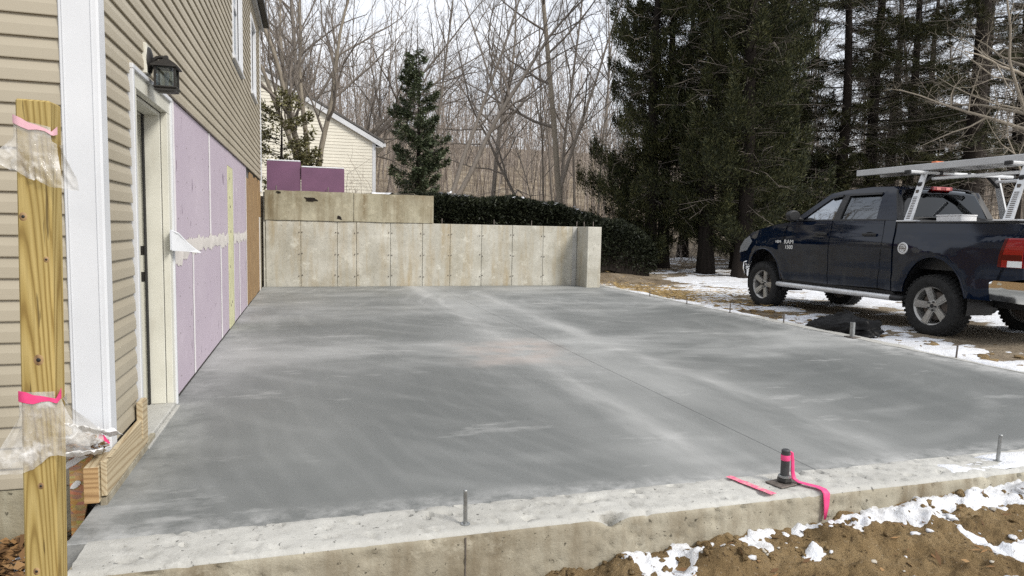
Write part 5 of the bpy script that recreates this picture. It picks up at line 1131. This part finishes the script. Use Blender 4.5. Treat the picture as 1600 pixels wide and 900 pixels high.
# load in the bed
CB = thing('white_box', (8.3, 7.3, 1.45), 'long white box on the truck bed rail behind the cab', 'box')
b = MB(); b.box(8.34, 8.62, 6.98, 7.36, 1.40, 1.565, .008); obj('body', b, MAT['paper'], CB); b = MB(); b.box(8.335, 8.625, 6.975, 7.365, 1.566, 1.585, .005); obj('lid', b, MAT['paper'], CB)
b = MB(); b.box(8.30, 9.7, 6.12, 7.70, .86, .95, .01); b.box(8.32, 9.68, 6.2, 6.9, .95, 1.478, .02); obj('cargo_crate', b, MAT['paper'], None, label='white sheeted load lying level in the truck bed', cat='crate')
U, V_ = np.meshgrid(np.linspace(0, 1, 18), np.linspace(0, 1, 18)); hh = (np.sin(U * math.pi) * np.sin(V_ * math.pi)) ** .5
b = MB(); b.grid(np.stack([9.0 + .65 * U, 5.98 + .5 * V_, 1.47 + .17 * hh + .03 * (fbm(U * 5, V_ * 5, 3, 2) - .5)], -1)); obj('white_sack', b, MAT['paper'], None, sm=180, label='white sack heaped at the tail of the truck bed', cat='sack')

# ================================================================== trees
def tree_paths(rs, h, r0, lean=(0, 0), fork=0.0, nlimb=16, start=.25, spread=.9, up=.35, wander=.05, levels=3, limb=.42, curve=0.0, sub=5, twig=.55, top=.12):
    """returns list of (level, points, radii)"""
    out = []
    def path(p, d, L, ra, rb, nseg, wd, lift):
        P = [np.array(p, float)]; d = unit(np.array(d, float))
        for i in range(nseg):
            d = unit(d + rs.normal(0, wd, 3) + np.array([0, 0, lift])); P.append(P[-1] + d * L / nseg)
        return np.array(P), np.linspace(ra, rb, nseg + 1)
    def kids(P, R, L, lev, n, t0):
        if lev > levels: return
        for i in range(n):
            t = t0 + (1 - t0) * (i + rs.rand()) / n; k = t * (len(P) - 1); j = min(int(k), len(P) - 2); f = k - j
            p = P[j] * (1 - f) + P[j + 1] * f; r_ = (R[j] * (1 - f) + R[j + 1] * f); d0 = unit(P[j + 1] - P[j])
            side = unit(np.cross(d0, rs.normal(size=3))); d = unit(d0 * (1 - spread * rs.uniform(.5, 1)) + side * spread * rs.uniform(.7, 1.2) + np.array([0, 0, up]))
            LL = L * (limb if lev == 1 else twig) * rs.uniform(.55, 1.15) * (1.15 - .55 * t)
            ra = max(min(r_ * rs.uniform(.45, .72), LL * .022), .0028 if lev > 2 else .004)
            Q, S = path(p, d, LL, ra, ra * .25, 6 if lev == 1 else (4 if lev == 2 else 3), wander * (1.6 + lev * .8), up * .18)
            out.append((lev, Q, S)); kids(Q, S, LL, lev + 1, sub if lev == 1 else max(3, sub - 1), .18)
    d = np.array([lean[0], lean[1], 1.0])
    P, R = path((0, 0, -.15), d, h, r0, r0 * top, 14, wander, curve)
    R[0] *= 1.35; out.append((0, P, R)); kids(P, R, h, 1, nlimb, start)
    if fork:
        k = int(len(P) * fork); Q, S = path(P[k], unit(P[k + 1] - P[k] + rs.normal(0, .25, 3)), h * (1 - fork) * .95, R[k] * .75, r0 * .1, 10, wander, curve); out.append((0, Q, S)); kids(Q, S, h, 1, nlimb // 2, .2)
    return out
def tubes_np(paths, sides):
    V = []; F = []; n0 = 0
    for P, R in paths:
        k = len(P); d = np.gradient(P, axis=0); d = unit(d); ref = np.array([.31, .95, .05]) if abs(d[0][2]) > .8 else np.array([0, 0, 1.])
        a = unit(np.cross(d, ref)); b_ = np.cross(d, a); t = np.linspace(0, 2 * np.pi, sides, endpoint=False)
        ring = P[:, None] + R[:, None, None] * (np.cos(t)[None, :, None] * a[:, None] + np.sin(t)[None, :, None] * b_[:, None])
        V.append(ring.reshape(-1, 3)); i = np.arange(k - 1)[:, None] * sides + np.arange(sides)[None]; j = np.arange(k - 1)[:, None] * sides + (np.arange(sides)[None] + 1) % sides
        F.append(np.stack([i, j, j + sides, i + sides], -1).reshape(-1, 4) + n0); n0 += k * sides
    return np.concatenate(V), np.concatenate(F)
def tree_meshes(name, paths, trunk_mat, twig_mat):
    V, F = tubes_np([(P, R) for l, P, R in paths if l == 0], 10); tm = np_mesh(name + '_trunk', V, F); tm.materials.append(trunk_mat)
    tm.polygons.foreach_set('use_smooth', [True] * len(tm.polygons))
    Vs = []; Fs = []; n0 = 0
    for lv, sd_ in ((1, 6), (2, 4), (3, 3), (4, 3)):
        q = [(P, R) for l, P, R in paths if l == lv]
        if q:
            V, F = tubes_np(q, sd_); Vs.append(V); Fs.append(F + n0); n0 += len(V)
    cm = np_mesh(name + '_crown', np.concatenate(Vs), np.concatenate(Fs)); cm.materials.append(twig_mat)
    return tm, cm
def place_tree(name, meshes, x, y, z=None, rot=0, sc=1, label='', group=None, cat='tree', parts=('trunk', 'crown')):
    t = thing(name, (x, y, float(gz(x, y)) if z is None else z), label, cat, group, local=True); t.rotation_euler = (0, 0, rot); t.scale = (sc,) * 3
    for nm, me in zip(parts, meshes):
        o = bpy.data.objects.new(nm, me); C.objects.link(o); o.parent = t
        if nm in ('limbs', 'dead_twigs'): o['kind'] = 'stuff'
    return t
RS = np.random.RandomState
# --- single bare trees that stand out
m_ = tree_meshes('multistem', sum([tree_paths(RS(20 + i), 7.5 + i % 3, .085 + .012 * (i % 2), lean=lx, nlimb=13, start=.22, spread=.5, up=.28, wander=.055, limb=.36, curve=-.004, sub=6, levels=4, twig=.5)
      for i, lx in enumerate([(-.36, .1), (-.22, -.15), (-.12, .25), (.03, -.06), (-.28, .3)])], []), MAT['palebark'], MAT['twig'])
place_tree('bare_tree', m_, .15, 20.0, rot=0, label='bare multi-stemmed tree in front of the cream house gable')
m_ = tree_meshes('spreading', sum([tree_paths(RS(41 + i), h, r, lean=lx, nlimb=15, start=.22, spread=.62, up=.16, wander=.06, limb=.40, curve=.02, sub=6, levels=4, twig=.5) for i, (lx, h, r) in enumerate([((.95, .2), 13, .14), ((.62, .1), 13, .12), ((1.25, -.1), 11, .10), ((-.05, .1), 14, .16)])], []), MAT['bark'], MAT['twig'])
place_tree('bare_tree', m_, .1, 33, rot=0, label='wide spreading bare tree rising behind the cream gable')
m_ = tree_meshes('leaning', sum([tree_paths(RS(61 + i), h, r, lean=lx, nlimb=15, start=.3, spread=.55, up=.2, wander=.05, limb=.36, curve=-.012, sub=6, levels=4, twig=.5) for i, (lx, h, r) in enumerate([((.55, .1), 11.5, .10), ((.34, .3), 12, .085)])], []), MAT['bark'], MAT['twig'])
place_tree('bare_tree', m_, 4.1, 22, rot=0, label='pair of bare trunks leaning right beside the small evergreen')
m_ = tree_meshes('curvedarm', tree_paths(RS(79), 17, .125, lean=(-.03, 0), nlimb=12, start=.3, spread=.85, up=.14, wander=.035, limb=.30, sub=5, levels=4, top=.3), MAT['palebark'], MAT['twig'])
place_tree('bare_tree', m_, 9.36, 24, rot=0, label='tall straight grey trunk just left of the dark cedars')
m_ = tree_meshes('slimlean', tree_paths(RS(83), 15, .10, lean=(.22, .05), nlimb=13, start=.35, spread=.7, up=.2, wander=.03, limb=.3, sub=5, levels=3), MAT['bark'], MAT['twig'])
place_tree('bare_tree', m_, 9.75, 28, rot=0, label='slim bare tree leaning right beside the tall straight trunk')
m_ = tree_meshes('crooked', tree_paths(RS(88), 9, .07, lean=(-.15, 0), nlimb=13, start=.2, spread=.8, up=.22, wander=.09, limb=.42, sub=5, levels=4, fork=.3), MAT['bark'], MAT['twig'])
place_tree('bare_tree', m_, 7.75, 24, rot=.3, label='crooked forked sapling rising behind the middle of the hedge')
m_ = tree_meshes('forkedthin', tree_paths(RS(93), 13, .10, lean=(.02, 0), nlimb=15, start=.25, spread=.7, up=.25, wander=.045, limb=.36, sub=5, levels=4, fork=.35), MAT['bark'], MAT['twig'])
place_tree('bare_tree', m_, 6.85, 26, rot=0, label='upright forked bare tree behind the hedge near the step')
m_ = tree_meshes('smoothgrey', tree_paths(RS(97), 12, .17, lean=(.10, .05), nlimb=14, start=.12, spread=.85, up=.12, wander=.05, limb=.5, sub=6, levels=4, fork=.22), MAT['palebark'], MAT['palebark'])
place_tree('bare_tree', m_, 19.6, 14.2, rot=2.4, label='pale smooth-barked bare tree arching over the truck rack')
# --- woods behind: six kinds, copied
kinds = []
for i, (h, r, ln, fk) in enumerate(((15, .075, (.04, 0), 0), (13, .06, (-.08, .05), .4), (17, .10, (.02, .03), 0), (11, .045, (.12, 0), .35), (16, .07, (-.04, 0), .5), (9, .035, (.05, .06), .3))):
    kinds.append(tree_meshes('woods', tree_paths(RS(200 + i * 7), h, r, lean=ln, fork=fk, nlimb=16, start=.25, spread=.7, up=.28, wander=.035, limb=.30, sub=6, levels=3, twig=.5), MAT['bark'], MAT['twig']))
r = RS(6); n_w = 0
while n_w < 115:
    y = 27 + 60 * r.rand() ** .9; a = r.uniform(-.20, .98); x = y * math.tan(a)
    if (x < 3.5 and y < 37) or x > 95: continue
    if abs(x - 9.36) < .5 and y < 30: continue
    q = x / y
    lab = ('slender bare tree in the woods behind the cream house and small evergreen' if q < .17 else 'slender bare tree in the brown woods above the hedge' if q < .40 else
           'bare tree half hidden behind the dark cedar clump' if q < .68 else 'bare tree deep in the woods behind the truck and pines')
    place_tree('woodland_tree', kinds[r.randint(6)], x, y, rot=r.uniform(0, 6.28), sc=r.uniform(.7, 1.1), label=lab, group='bare trees of the winter woods'); n_w += 1
while n_w < 160:                                       # closer ranks behind the truck
    y = r.uniform(20, 46); a = r.uniform(.62, .97); x = y * math.tan(a)
    place_tree('woodland_tree', kinds[r.randint(6)], x, y, rot=r.uniform(0, 6.28), sc=r.uniform(.7, 1.05), label='bare tree deep in the woods behind the truck and pines', group='bare trees of the winter woods'); n_w += 1
# far mass of thin stems and twigs
r = RS(9); P_ = []; n = 3400
Vs = []; Fs = []; paths = []
for i in range(n):
    y = r.uniform(42, 150); x = y * math.tan(r.uniform(-.25, 1.02)); h = r.uniform(4, 15) * (1 if r.rand() < .6 else .6); ln = r.normal(0, .10, 2); z = float(gz(x, y, False)); rr = r.uniform(.018, .075)
    p = np.array([[x, y, z - .2], [x + ln[0] * h * .4 + r.normal(0, .1), y, z + h * .45], [x + ln[0] * h, y + ln[1] * h, z + h]]); paths.append((p, np.array([rr, rr * .7, rr * .2])))
    for k in range(7):
        t = r.uniform(.25, .98); q = p[1] + (p[2] - p[1]) * (t - .45) / .55 if t > .45 else p[0] + (p[1] - p[0]) * t / .45
        d = unit(np.array([r.normal(0, 1), r.normal(0, .6), r.uniform(.3, 1.6)])); L = h * r.uniform(.12, .34); paths.append((np.array([q, q + d * L * .5 + r.normal(0, .05, 3), q + d * L + [0, 0, L * .15]]), np.array([rr * .42, rr * .28, rr * .10])))
V, F = tubes_np(paths, 3); obj('far_woods', np_mesh('far_woods', V, F), MAT['farwood'], kind='stuff', label='distant brown thicket of bare stems on the hillside')
# low brush near the wood edge
r = RS(10); paths = []
for i in range(1500):
    y = r.uniform(20, 44); x = y * math.tan(r.uniform(.02, 1.0)); z = float(gz(x, y)); L = r.uniform(.6, 2.6)
    if y < 24 and x < 8: continue
    d = unit(np.array([r.normal(0, .4), r.normal(0, .4), 1])); p0 = np.array([x, y, z - .05]); p1 = p0 + d * L * .5 + r.normal(0, .08, 3); p2 = p1 + unit(d + r.normal(0, .3, 3)) * L * .5; paths.append((np.array([p0, p1, p2]), np.array([.010, .008, .003])))
    for k in range(4):
        t = r.rand(); q = p0 * (1 - t) + p2 * t; e = q + unit(d + r.normal(0, .7, 3)) * L * .35; paths.append((np.array([q, (q + e) / 2 + r.normal(0, .03, 3), e]), np.array([.005, .004, .002])))
V, F = tubes_np(paths, 3); obj('brushwood', np_mesh('brushwood', V, F), MAT['farwood'], kind='stuff', label='bare brush and saplings along the wood edge')

# --- evergreens: limbs in whorls, foliage as small sprays along side shoots
def conifer(name, rs, h, r0, zlow, Lmax, n_leaf, leaf, mat, droop=.25, per_m=7, shape=.75, trunk=None, sparse=1.0, dead=0, lean=(0, 0), tip_up=.15, flat=.35, trunk_to=1.0, side=.34, upright=0.0):
    trunk = trunk or MAT['darkbark']
    z = np.linspace(-.2, h * trunk_to, 16); P = np.stack([lean[0] * z + .06 * np.sin(z * .7), lean[1] * z, z], 1); R = np.interp(z, [-.2, .4, h], [r0 * 1.35, r0, r0 * .1])
    V, F = tubes_np([(P, R)], 12); tm = np_mesh(name + '_trunk', V, F); tm.materials.append(trunk); tm.polygons.foreach_set('use_smooth', [True] * len(tm.polygons))
    br = []; B = []; nb = int((h - zlow) * per_m)
    for i in range(nb):
        zz = zlow + (h - zlow) * (i + rs.rand()) / nb; t = (zz - zlow) / (h - zlow)
        L = Lmax * (1 - t) ** shape * rs.uniform(.55, 1.12) * (.65 + .35 * min(1, t / .12)) + .12; a = rs.uniform(0, 6.283); d = np.array([math.cos(a), math.sin(a), .25 - droop * rs.uniform(.3, 1.3)])
        p0 = np.array([lean[0] * zz, lean[1] * zz, zz]); k = 6; pts = [p0]
        for j in range(k):
            dd = unit(d + np.array([0, 0, (-droop * .5 + tip_up * (j / k) ** 2 * 3) * .6]) + rs.normal(0, .06, 3)); pts.append(pts[-1] + dd * L / k)
        rr = max(.008, L * .011); br.append((np.array(pts), np.linspace(rr, rr * .25, k + 1))); B.append((np.array(pts), L))
    for i in range(dead):
        zz = rs.uniform(.12, .75) * h; L = Lmax * rs.uniform(.3, .9); a = rs.uniform(0, 6.283); d = np.array([math.cos(a), math.sin(a), rs.uniform(-.35, .15)]); p0 = np.array([lean[0] * zz, lean[1] * zz, zz])
        p1 = p0 + d * L * .5 + rs.normal(0, .05, 3); p2 = p1 + (d + rs.normal(0, .2, 3)) * L * .5; br.append((np.array([p0, p1, p2]), np.array([.013, .009, .004])))
        for k in range(4):
            t = rs.uniform(.3, 1); q = p0 * (1 - t) + p2 * t; e = q + unit(d + rs.normal(0, .7, 3)) * L * rs.uniform(.15, .35); br.append((np.array([q, (q + e) / 2 + rs.normal(0, .03, 3), e]), np.array([.006, .005, .002])))
    Lt = np.array([b_[1] for b_ in B]); w = Lt ** 1.5; w /= w.sum(); which = rs.choice(len(B), n_leaf, p=w)
    pts = np.stack([b_[0] for b_ in B])[which]; tt = (1 - rs.rand(n_leaf) ** 1.35 * .88) * 5.999; j = tt.astype(int); f = (tt - j)[:, None]; ar = np.arange(n_leaf)
    base = pts[ar, j] * (1 - f) + pts[ar, j + 1] * f; bd = unit(pts[ar, j + 1] - pts[ar, j]); Lb = Lt[which]
    sd_ = unit(np.cross(bd, np.array([0, 0, 1.]))) * np.where(rs.rand(n_leaf) < .5, -1, 1)[:, None]
    q = rs.rand(n_leaf) * side * Lb * (1.08 - tt / 6) * sparse          # along a side shoot
    shoot = unit(bd * .75 + sd_ * .85 + np.stack([np.zeros(n_leaf), np.zeros(n_leaf), rs.normal(-.12, .15, n_leaf)], 1))
    base = base + shoot * q[:, None] + rs.normal(0, .018, (n_leaf, 3)) + np.stack([np.zeros(n_leaf), np.zeros(n_leaf), rs.normal(0, .05, n_leaf) * Lb], 1) * flat
    D = unit(shoot + rs.normal(0, .45, (n_leaf, 3)) + np.array([0, 0, upright])); Wd = unit(np.cross(D, unit(np.array([0, 0, 1.]) + rs.normal(0, .7, (n_leaf, 3)))))
    Vl, Fl = leafquads(base, D, Wd, rs.uniform(.6, 1.4, n_leaf) * leaf[0], rs.uniform(.6, 1.4, n_leaf) * leaf[1])
    cm = np_mesh(name + '_crown', Vl, Fl); cm.materials.append(mat)
    Vb, Fb = tubes_np([b_ for b_ in br if len(b_[0]) == 7], 4); lm = np_mesh(name + '_limbs', Vb, Fb); lm.materials.append(trunk)
    ms = [tm, cm, lm]
    if dead:
        Vd, Fd = tubes_np([b_ for b_ in br if len(b_[0]) == 3], 3); dm = np_mesh(name + '_dead', Vd, Fd); dm.materials.append(MAT['twig']); ms.append(dm)
    return ms
PN = ('trunk', 'crown', 'limbs', 'dead_twigs')
ceds = [conifer('cedar_a', RS(301), 14, .22, .25, 2.5, 95000, (.11, .024), MAT['cedar'], droop=-.05, per_m=9, shape=.5, dead=110, tip_up=.35, flat=1.6, upright=.75),
        conifer('cedar_b', RS(302), 13, .20, .5, 2.3, 85000, (.11, .024), MAT['cedar'], droop=.0, per_m=9, shape=.55, dead=130, tip_up=.35, flat=1.6, upright=.75),
        conifer('cedar_c', RS(303), 16, .24, .8, 2.5, 90000, (.115, .024), MAT['cedar'], droop=.05, per_m=8, shape=.5, dead=150, tip_up=.3, flat=1.5, upright=.6)]
for k, x, y, rt, sc, lab in ((0, 10.35, 19.4, .3, .95, 'dark green cedar nearest the hedge end, foliage to the ground'), (1, 11.2, 20.0, 1.7, 1.0, 'slim dark cedar standing second from the hedge'), (2, 11.55, 18.0, 2.6, 1.0, 'tall dark cedar with bare lower trunk in the middle of the clump'),
                             (2, 12.1, 17.0, 5.0, 1.0, 'thick-trunked dark cedar in front, directly behind the truck hood'), (1, 13.7, 19.5, .9, 1.1, 'dark cedar rising behind the truck windscreen'), (0, 15.0, 20.8, 4.2, 1.0, 'dark cedar at the right end of the clump'), (1, 17.6, 22.6, 3.3, 1.0, 'dark cedar set back above the truck cab')):
    place_tree('cedar_tree', ceds[k], x, y, rot=rt, sc=sc, label=lab, group='dark cedars', parts=PN)
pin = [conifer('pine_a', RS(311), 17, .24, 2.0, 3.2, 42000, (.15, .022), MAT['pine'], droop=.12, per_m=3.2, shape=.35, dead=190, sparse=1.1, lean=(.012, 0), flat=.15),
       conifer('pine_b', RS(312), 18, .33, 3.0, 3.6, 44000, (.15, .022), MAT['pine'], droop=.08, per_m=3.0, shape=.35, dead=220, sparse=1.1, flat=.15)]
for k, x, y, rt, sc, lab in ((0, 19.4, 20.0, .3, 1.0, 'dark pine trunk with horizontal limbs above the truck cab'), (1, 20.6, 17.0, 1.1, 1.0, 'thickest pine trunk behind the ladder rack'), (1, 25.2, 19.0, 2.2, 1.0, 'pine trunk at the right end of the wood edge'), (0, 17.2, 23.5, 3.9, .95, 'thin pine between the cedars and the truck cab'),
                             (0, 24.2, 25.0, 5.1, 1.0, 'pine set back in the woods behind the ladder rack'), (1, 29.5, 24.0, .6, 1.0, 'pine set deep in the woods at far right'), (0, 21.0, 29.0, 1.9, .9, 'small pine far back between the two big trunks'), (0, 15.5, 26.0, 4.4, .9, 'pine standing behind the cedar clump'), (1, 33, 30, 3.0, .95, 'distant pine seen past the truck tail'), (0, 17.9, 19.6, 2.7, .9, 'slim pine just left of the leaning pine trunk'), (0, 22.8, 21.5, 0.9, .95, 'slim pine between the two thick trunks'), (1, 27.5, 27.0, 4.9, .9, 'pine far back to the right of the thickest trunk')):
    place_tree('pine_tree', pin[k], x, y, rot=rt, sc=sc, label=lab, group='pines behind the truck', parts=PN)
ev = conifer('small_ever', RS(321), 3.95, .07, .12, 1.0, 24000, (.085, .030), MAT['ever'], droop=.02, per_m=24, shape=.62, dead=0, tip_up=.3, flat=.9)
place_tree('evergreen_tree', ev, 2.72, 18.0, z=1.9, rot=.4, label='small dark evergreen tree behind the wall step', parts=PN)
rh = conifer('broadleaf', RS(331), 2.7, .05, .15, 1.15, 5200, (.12, .045), MAT['rhodo'], droop=-.05, per_m=22, shape=.4, tip_up=.3, flat=.9)
place_tree('evergreen_shrub', rh, -.75, 19.2, z=1.95, rot=0, label='loose olive evergreen shrub behind the purple foam boards', cat='shrub', parts=PN)
# low undergrowth of cedar saplings
sap = conifer('sapling', RS(341), 3.4, .03, .2, 1.1, 11000, (.10, .03), MAT['pine'], droop=.1, per_m=12, shape=.6, flat=.5)
for x, y, sc, lab in ((14.6, 18.2, 1.0, 'young pine sapling just behind the truck windscreen'), (17.0, 19.0, 1.3, 'young pine sapling above the truck rear door'), (22.5, 19.5, 1.2, 'young pine sapling between the two thick pine trunks'), (18.4, 24.5, 1.4, 'young pine sapling back in the woods over the cab'), (15.9, 21.4, 1.5, 'young pine sapling between cedar clump and truck cab'), (24.5, 21.5, 1.5, 'young pine sapling right of the thickest pine trunk'), (20.0, 22.5, 1.5, 'young pine sapling behind the front ladder rack upright')):
    place_tree('pine_sapling', sap, x, y, rot=x * 3, sc=sc, label=lab, group='pine saplings', parts=PN)

# hedge along the bank behind the wall
HG = thing('hedge', (5.6, 16.6, 1.2), 'long dark clipped evergreen hedge behind the lower wall', 'hedge')
hx = np.array([2.0, 2.9, 4, 5, 6, 7, 8, 8.9, 9.5]); hy = np.array([15.95, 16.0, 16.1, 16.2, 16.4, 16.7, 17.1, 17.6, 17.9]); ht = np.array([2.0, 2.08, 2.02, 1.98, 1.88, 1.70, 1.52, 1.36, 1.0])
r = RS(350); n = 62000; x = r.uniform(2.0, 9.5, n); a = r.uniform(0, math.pi, n); rad = 1 - .22 * r.rand(n) ** 2
cy_ = np.interp(x, hx, hy); top_ = np.interp(x, hx, ht) + .30 * (fbm(x * 1.3, x * 0, 4, 4) - .5); bot = gz(x, cy_); bumps = 1 + .22 * (fbm(x * 2.2, a * 2.2, 3, 8) - .5)
hh = top_ - bot; yy = cy_ - np.cos(a) * .62 * rad * bumps * np.where(abs(np.cos(a)) > .3, 1, 1); zz = bot + hh * np.clip(np.sin(a) ** .45, 0, 1) * rad * (1 + .10 * (bumps - 1)) - .0
k = r.rand(n) < .25; zz[k] = bot[k] + r.rand(k.sum()) * hh[k] * .9
D = unit(np.stack([r.normal(0, .6, n), -np.cos(a) + r.normal(0, .6, n), np.sin(a) + r.normal(0, .5, n)], 1)); Wd = unit(np.cross(D, rdir(n, r)))
V, F = leafquads(np.stack([x, yy, zz], 1), D, Wd, r.uniform(.05, .12, n), r.uniform(.025, .05, n)); obj('foliage', np_mesh('foliage', V, F), MAT['hedge'], HG)
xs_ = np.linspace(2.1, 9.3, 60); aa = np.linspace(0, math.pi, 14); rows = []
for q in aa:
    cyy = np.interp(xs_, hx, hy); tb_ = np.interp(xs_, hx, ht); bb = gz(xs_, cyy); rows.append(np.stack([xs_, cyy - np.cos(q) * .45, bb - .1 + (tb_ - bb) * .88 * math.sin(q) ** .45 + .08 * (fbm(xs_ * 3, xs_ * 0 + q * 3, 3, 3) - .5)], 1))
b = MB(); b.grid(np.stack(rows)); obj('dark_core', b, MAT['darkbark'], HG, sm=180)  # added dark core sheet that blocks light through the foliage
n = 700; x = r.uniform(2.2, 7.5, n); cyy = np.interp(x, hx, hy); k = fbm(x * 2.2, x * 0, 3, 14) > .50; x = x[k]; cyy = cyy[k]; n = len(x)
D = unit(np.stack([r.normal(0, 1, n), r.normal(0, 1, n), r.normal(0, .25, n)], 1)); Wd = unit(np.cross(D, np.array([0, 0, 1.]) + r.normal(0, .2, (n, 3))))
V, F = leafquads(np.stack([x, cyy + r.normal(0, .2, n), np.interp(x, hx, ht) + .16 * (fbm(x * 1.3, x * 0, 4, 4) - .5) + r.normal(.0, .03, n)], 1), D, Wd, r.uniform(.06, .16, n), r.uniform(.05, .12, n)); obj('snow_on_hedge', np_mesh('snow_on_hedge', V, F), MAT['snow'], HG, kind='stuff')

# ================================================================== neighbour's house
NH = thing('neighbour_house', (-4, 30, 2), 'cream clapboard house with white rake boards behind the wall', 'house')
nx1, ny, zg, ze, sl = 2.36, 26.0, 1.6, 4.52, .55; apx = -4.2
def rz(x): return ze + sl * (nx1 - x) if x > apx else ze + sl * (nx1 - apx) - sl * (apx - x)
za = rz(apx); nx0 = apx - (nx1 - apx)
b = MB(); z = zg; ex = .115
while z < za - .05:
    z1 = min(z + ex, za); xr = nx1 if z < ze else nx1 - (z - ze) / sl; xl = nx0 if z < ze else nx0 + (z - ze) / sl
    if xr - xl > .2: b.prism([(xl, ny, z), (xl, ny - .016, z), (xl, ny - .003, z1 + .004), (xl, ny + .01, z1)], (xr - xl, 0, 0))
    z += ex
obj('gable_siding', b, MAT['creamsiding'], NH)
b = MB(); b.prism([(nx0, ny + .012, zg - .5), (nx1 - .012, ny + .012, zg - .5), (nx1 - .012, ny + .012, ze), (apx, ny + .012, za - .01), (nx0, ny + .012, ze)], (0, 9, 0)); obj('wall', b, MAT['creamsiding'], NH)
b = MB(); b.box(nx1 - .10, nx1 + .022, ny - .026, ny + .08, zg, ze, .004); obj('corner_board', b, MAT['white'], NH)
for s_ in (1, -1):
    xe = apx + s_ * (nx1 - apx + .28); ze2 = ze - sl * .28
    b = MB(); b.prism([(apx, ny - .14, za + .02), (xe, ny - .14, ze2 + .02), (xe, ny - .14, ze2 - .17), (apx, ny - .14, za - .17)], (0, .06, 0)); obj('rake_board', b, MAT['white'], NH)
    b = MB(); b.prism([(apx, ny - .16, za + .13), (xe + s_ * .05, ny - .16, ze2 + .10), (xe + s_ * .05, ny - .16, ze2 + .025), (apx, ny - .16, za + .025)], (0, 9.4, 0)); obj('roof_slope', b, MAT['shingle'], NH)
    b = MB(); b.box(min(xe, xe + s_ * .1), max(xe, xe + s_ * .1), ny - .15, ny + 9.2, ze2 - .13, ze2 + .0, .01); obj('gutter', b, MAT['white'], NH)
    b = MB(); b.box(min(xe, nx1 if s_ > 0 else nx0), max(xe, nx1 if s_ > 0 else nx0), ny - .13, ny + 9.1, ze2 - .145, ze2 - .131, .002); obj('soffit', b, MAT['white'], NH)
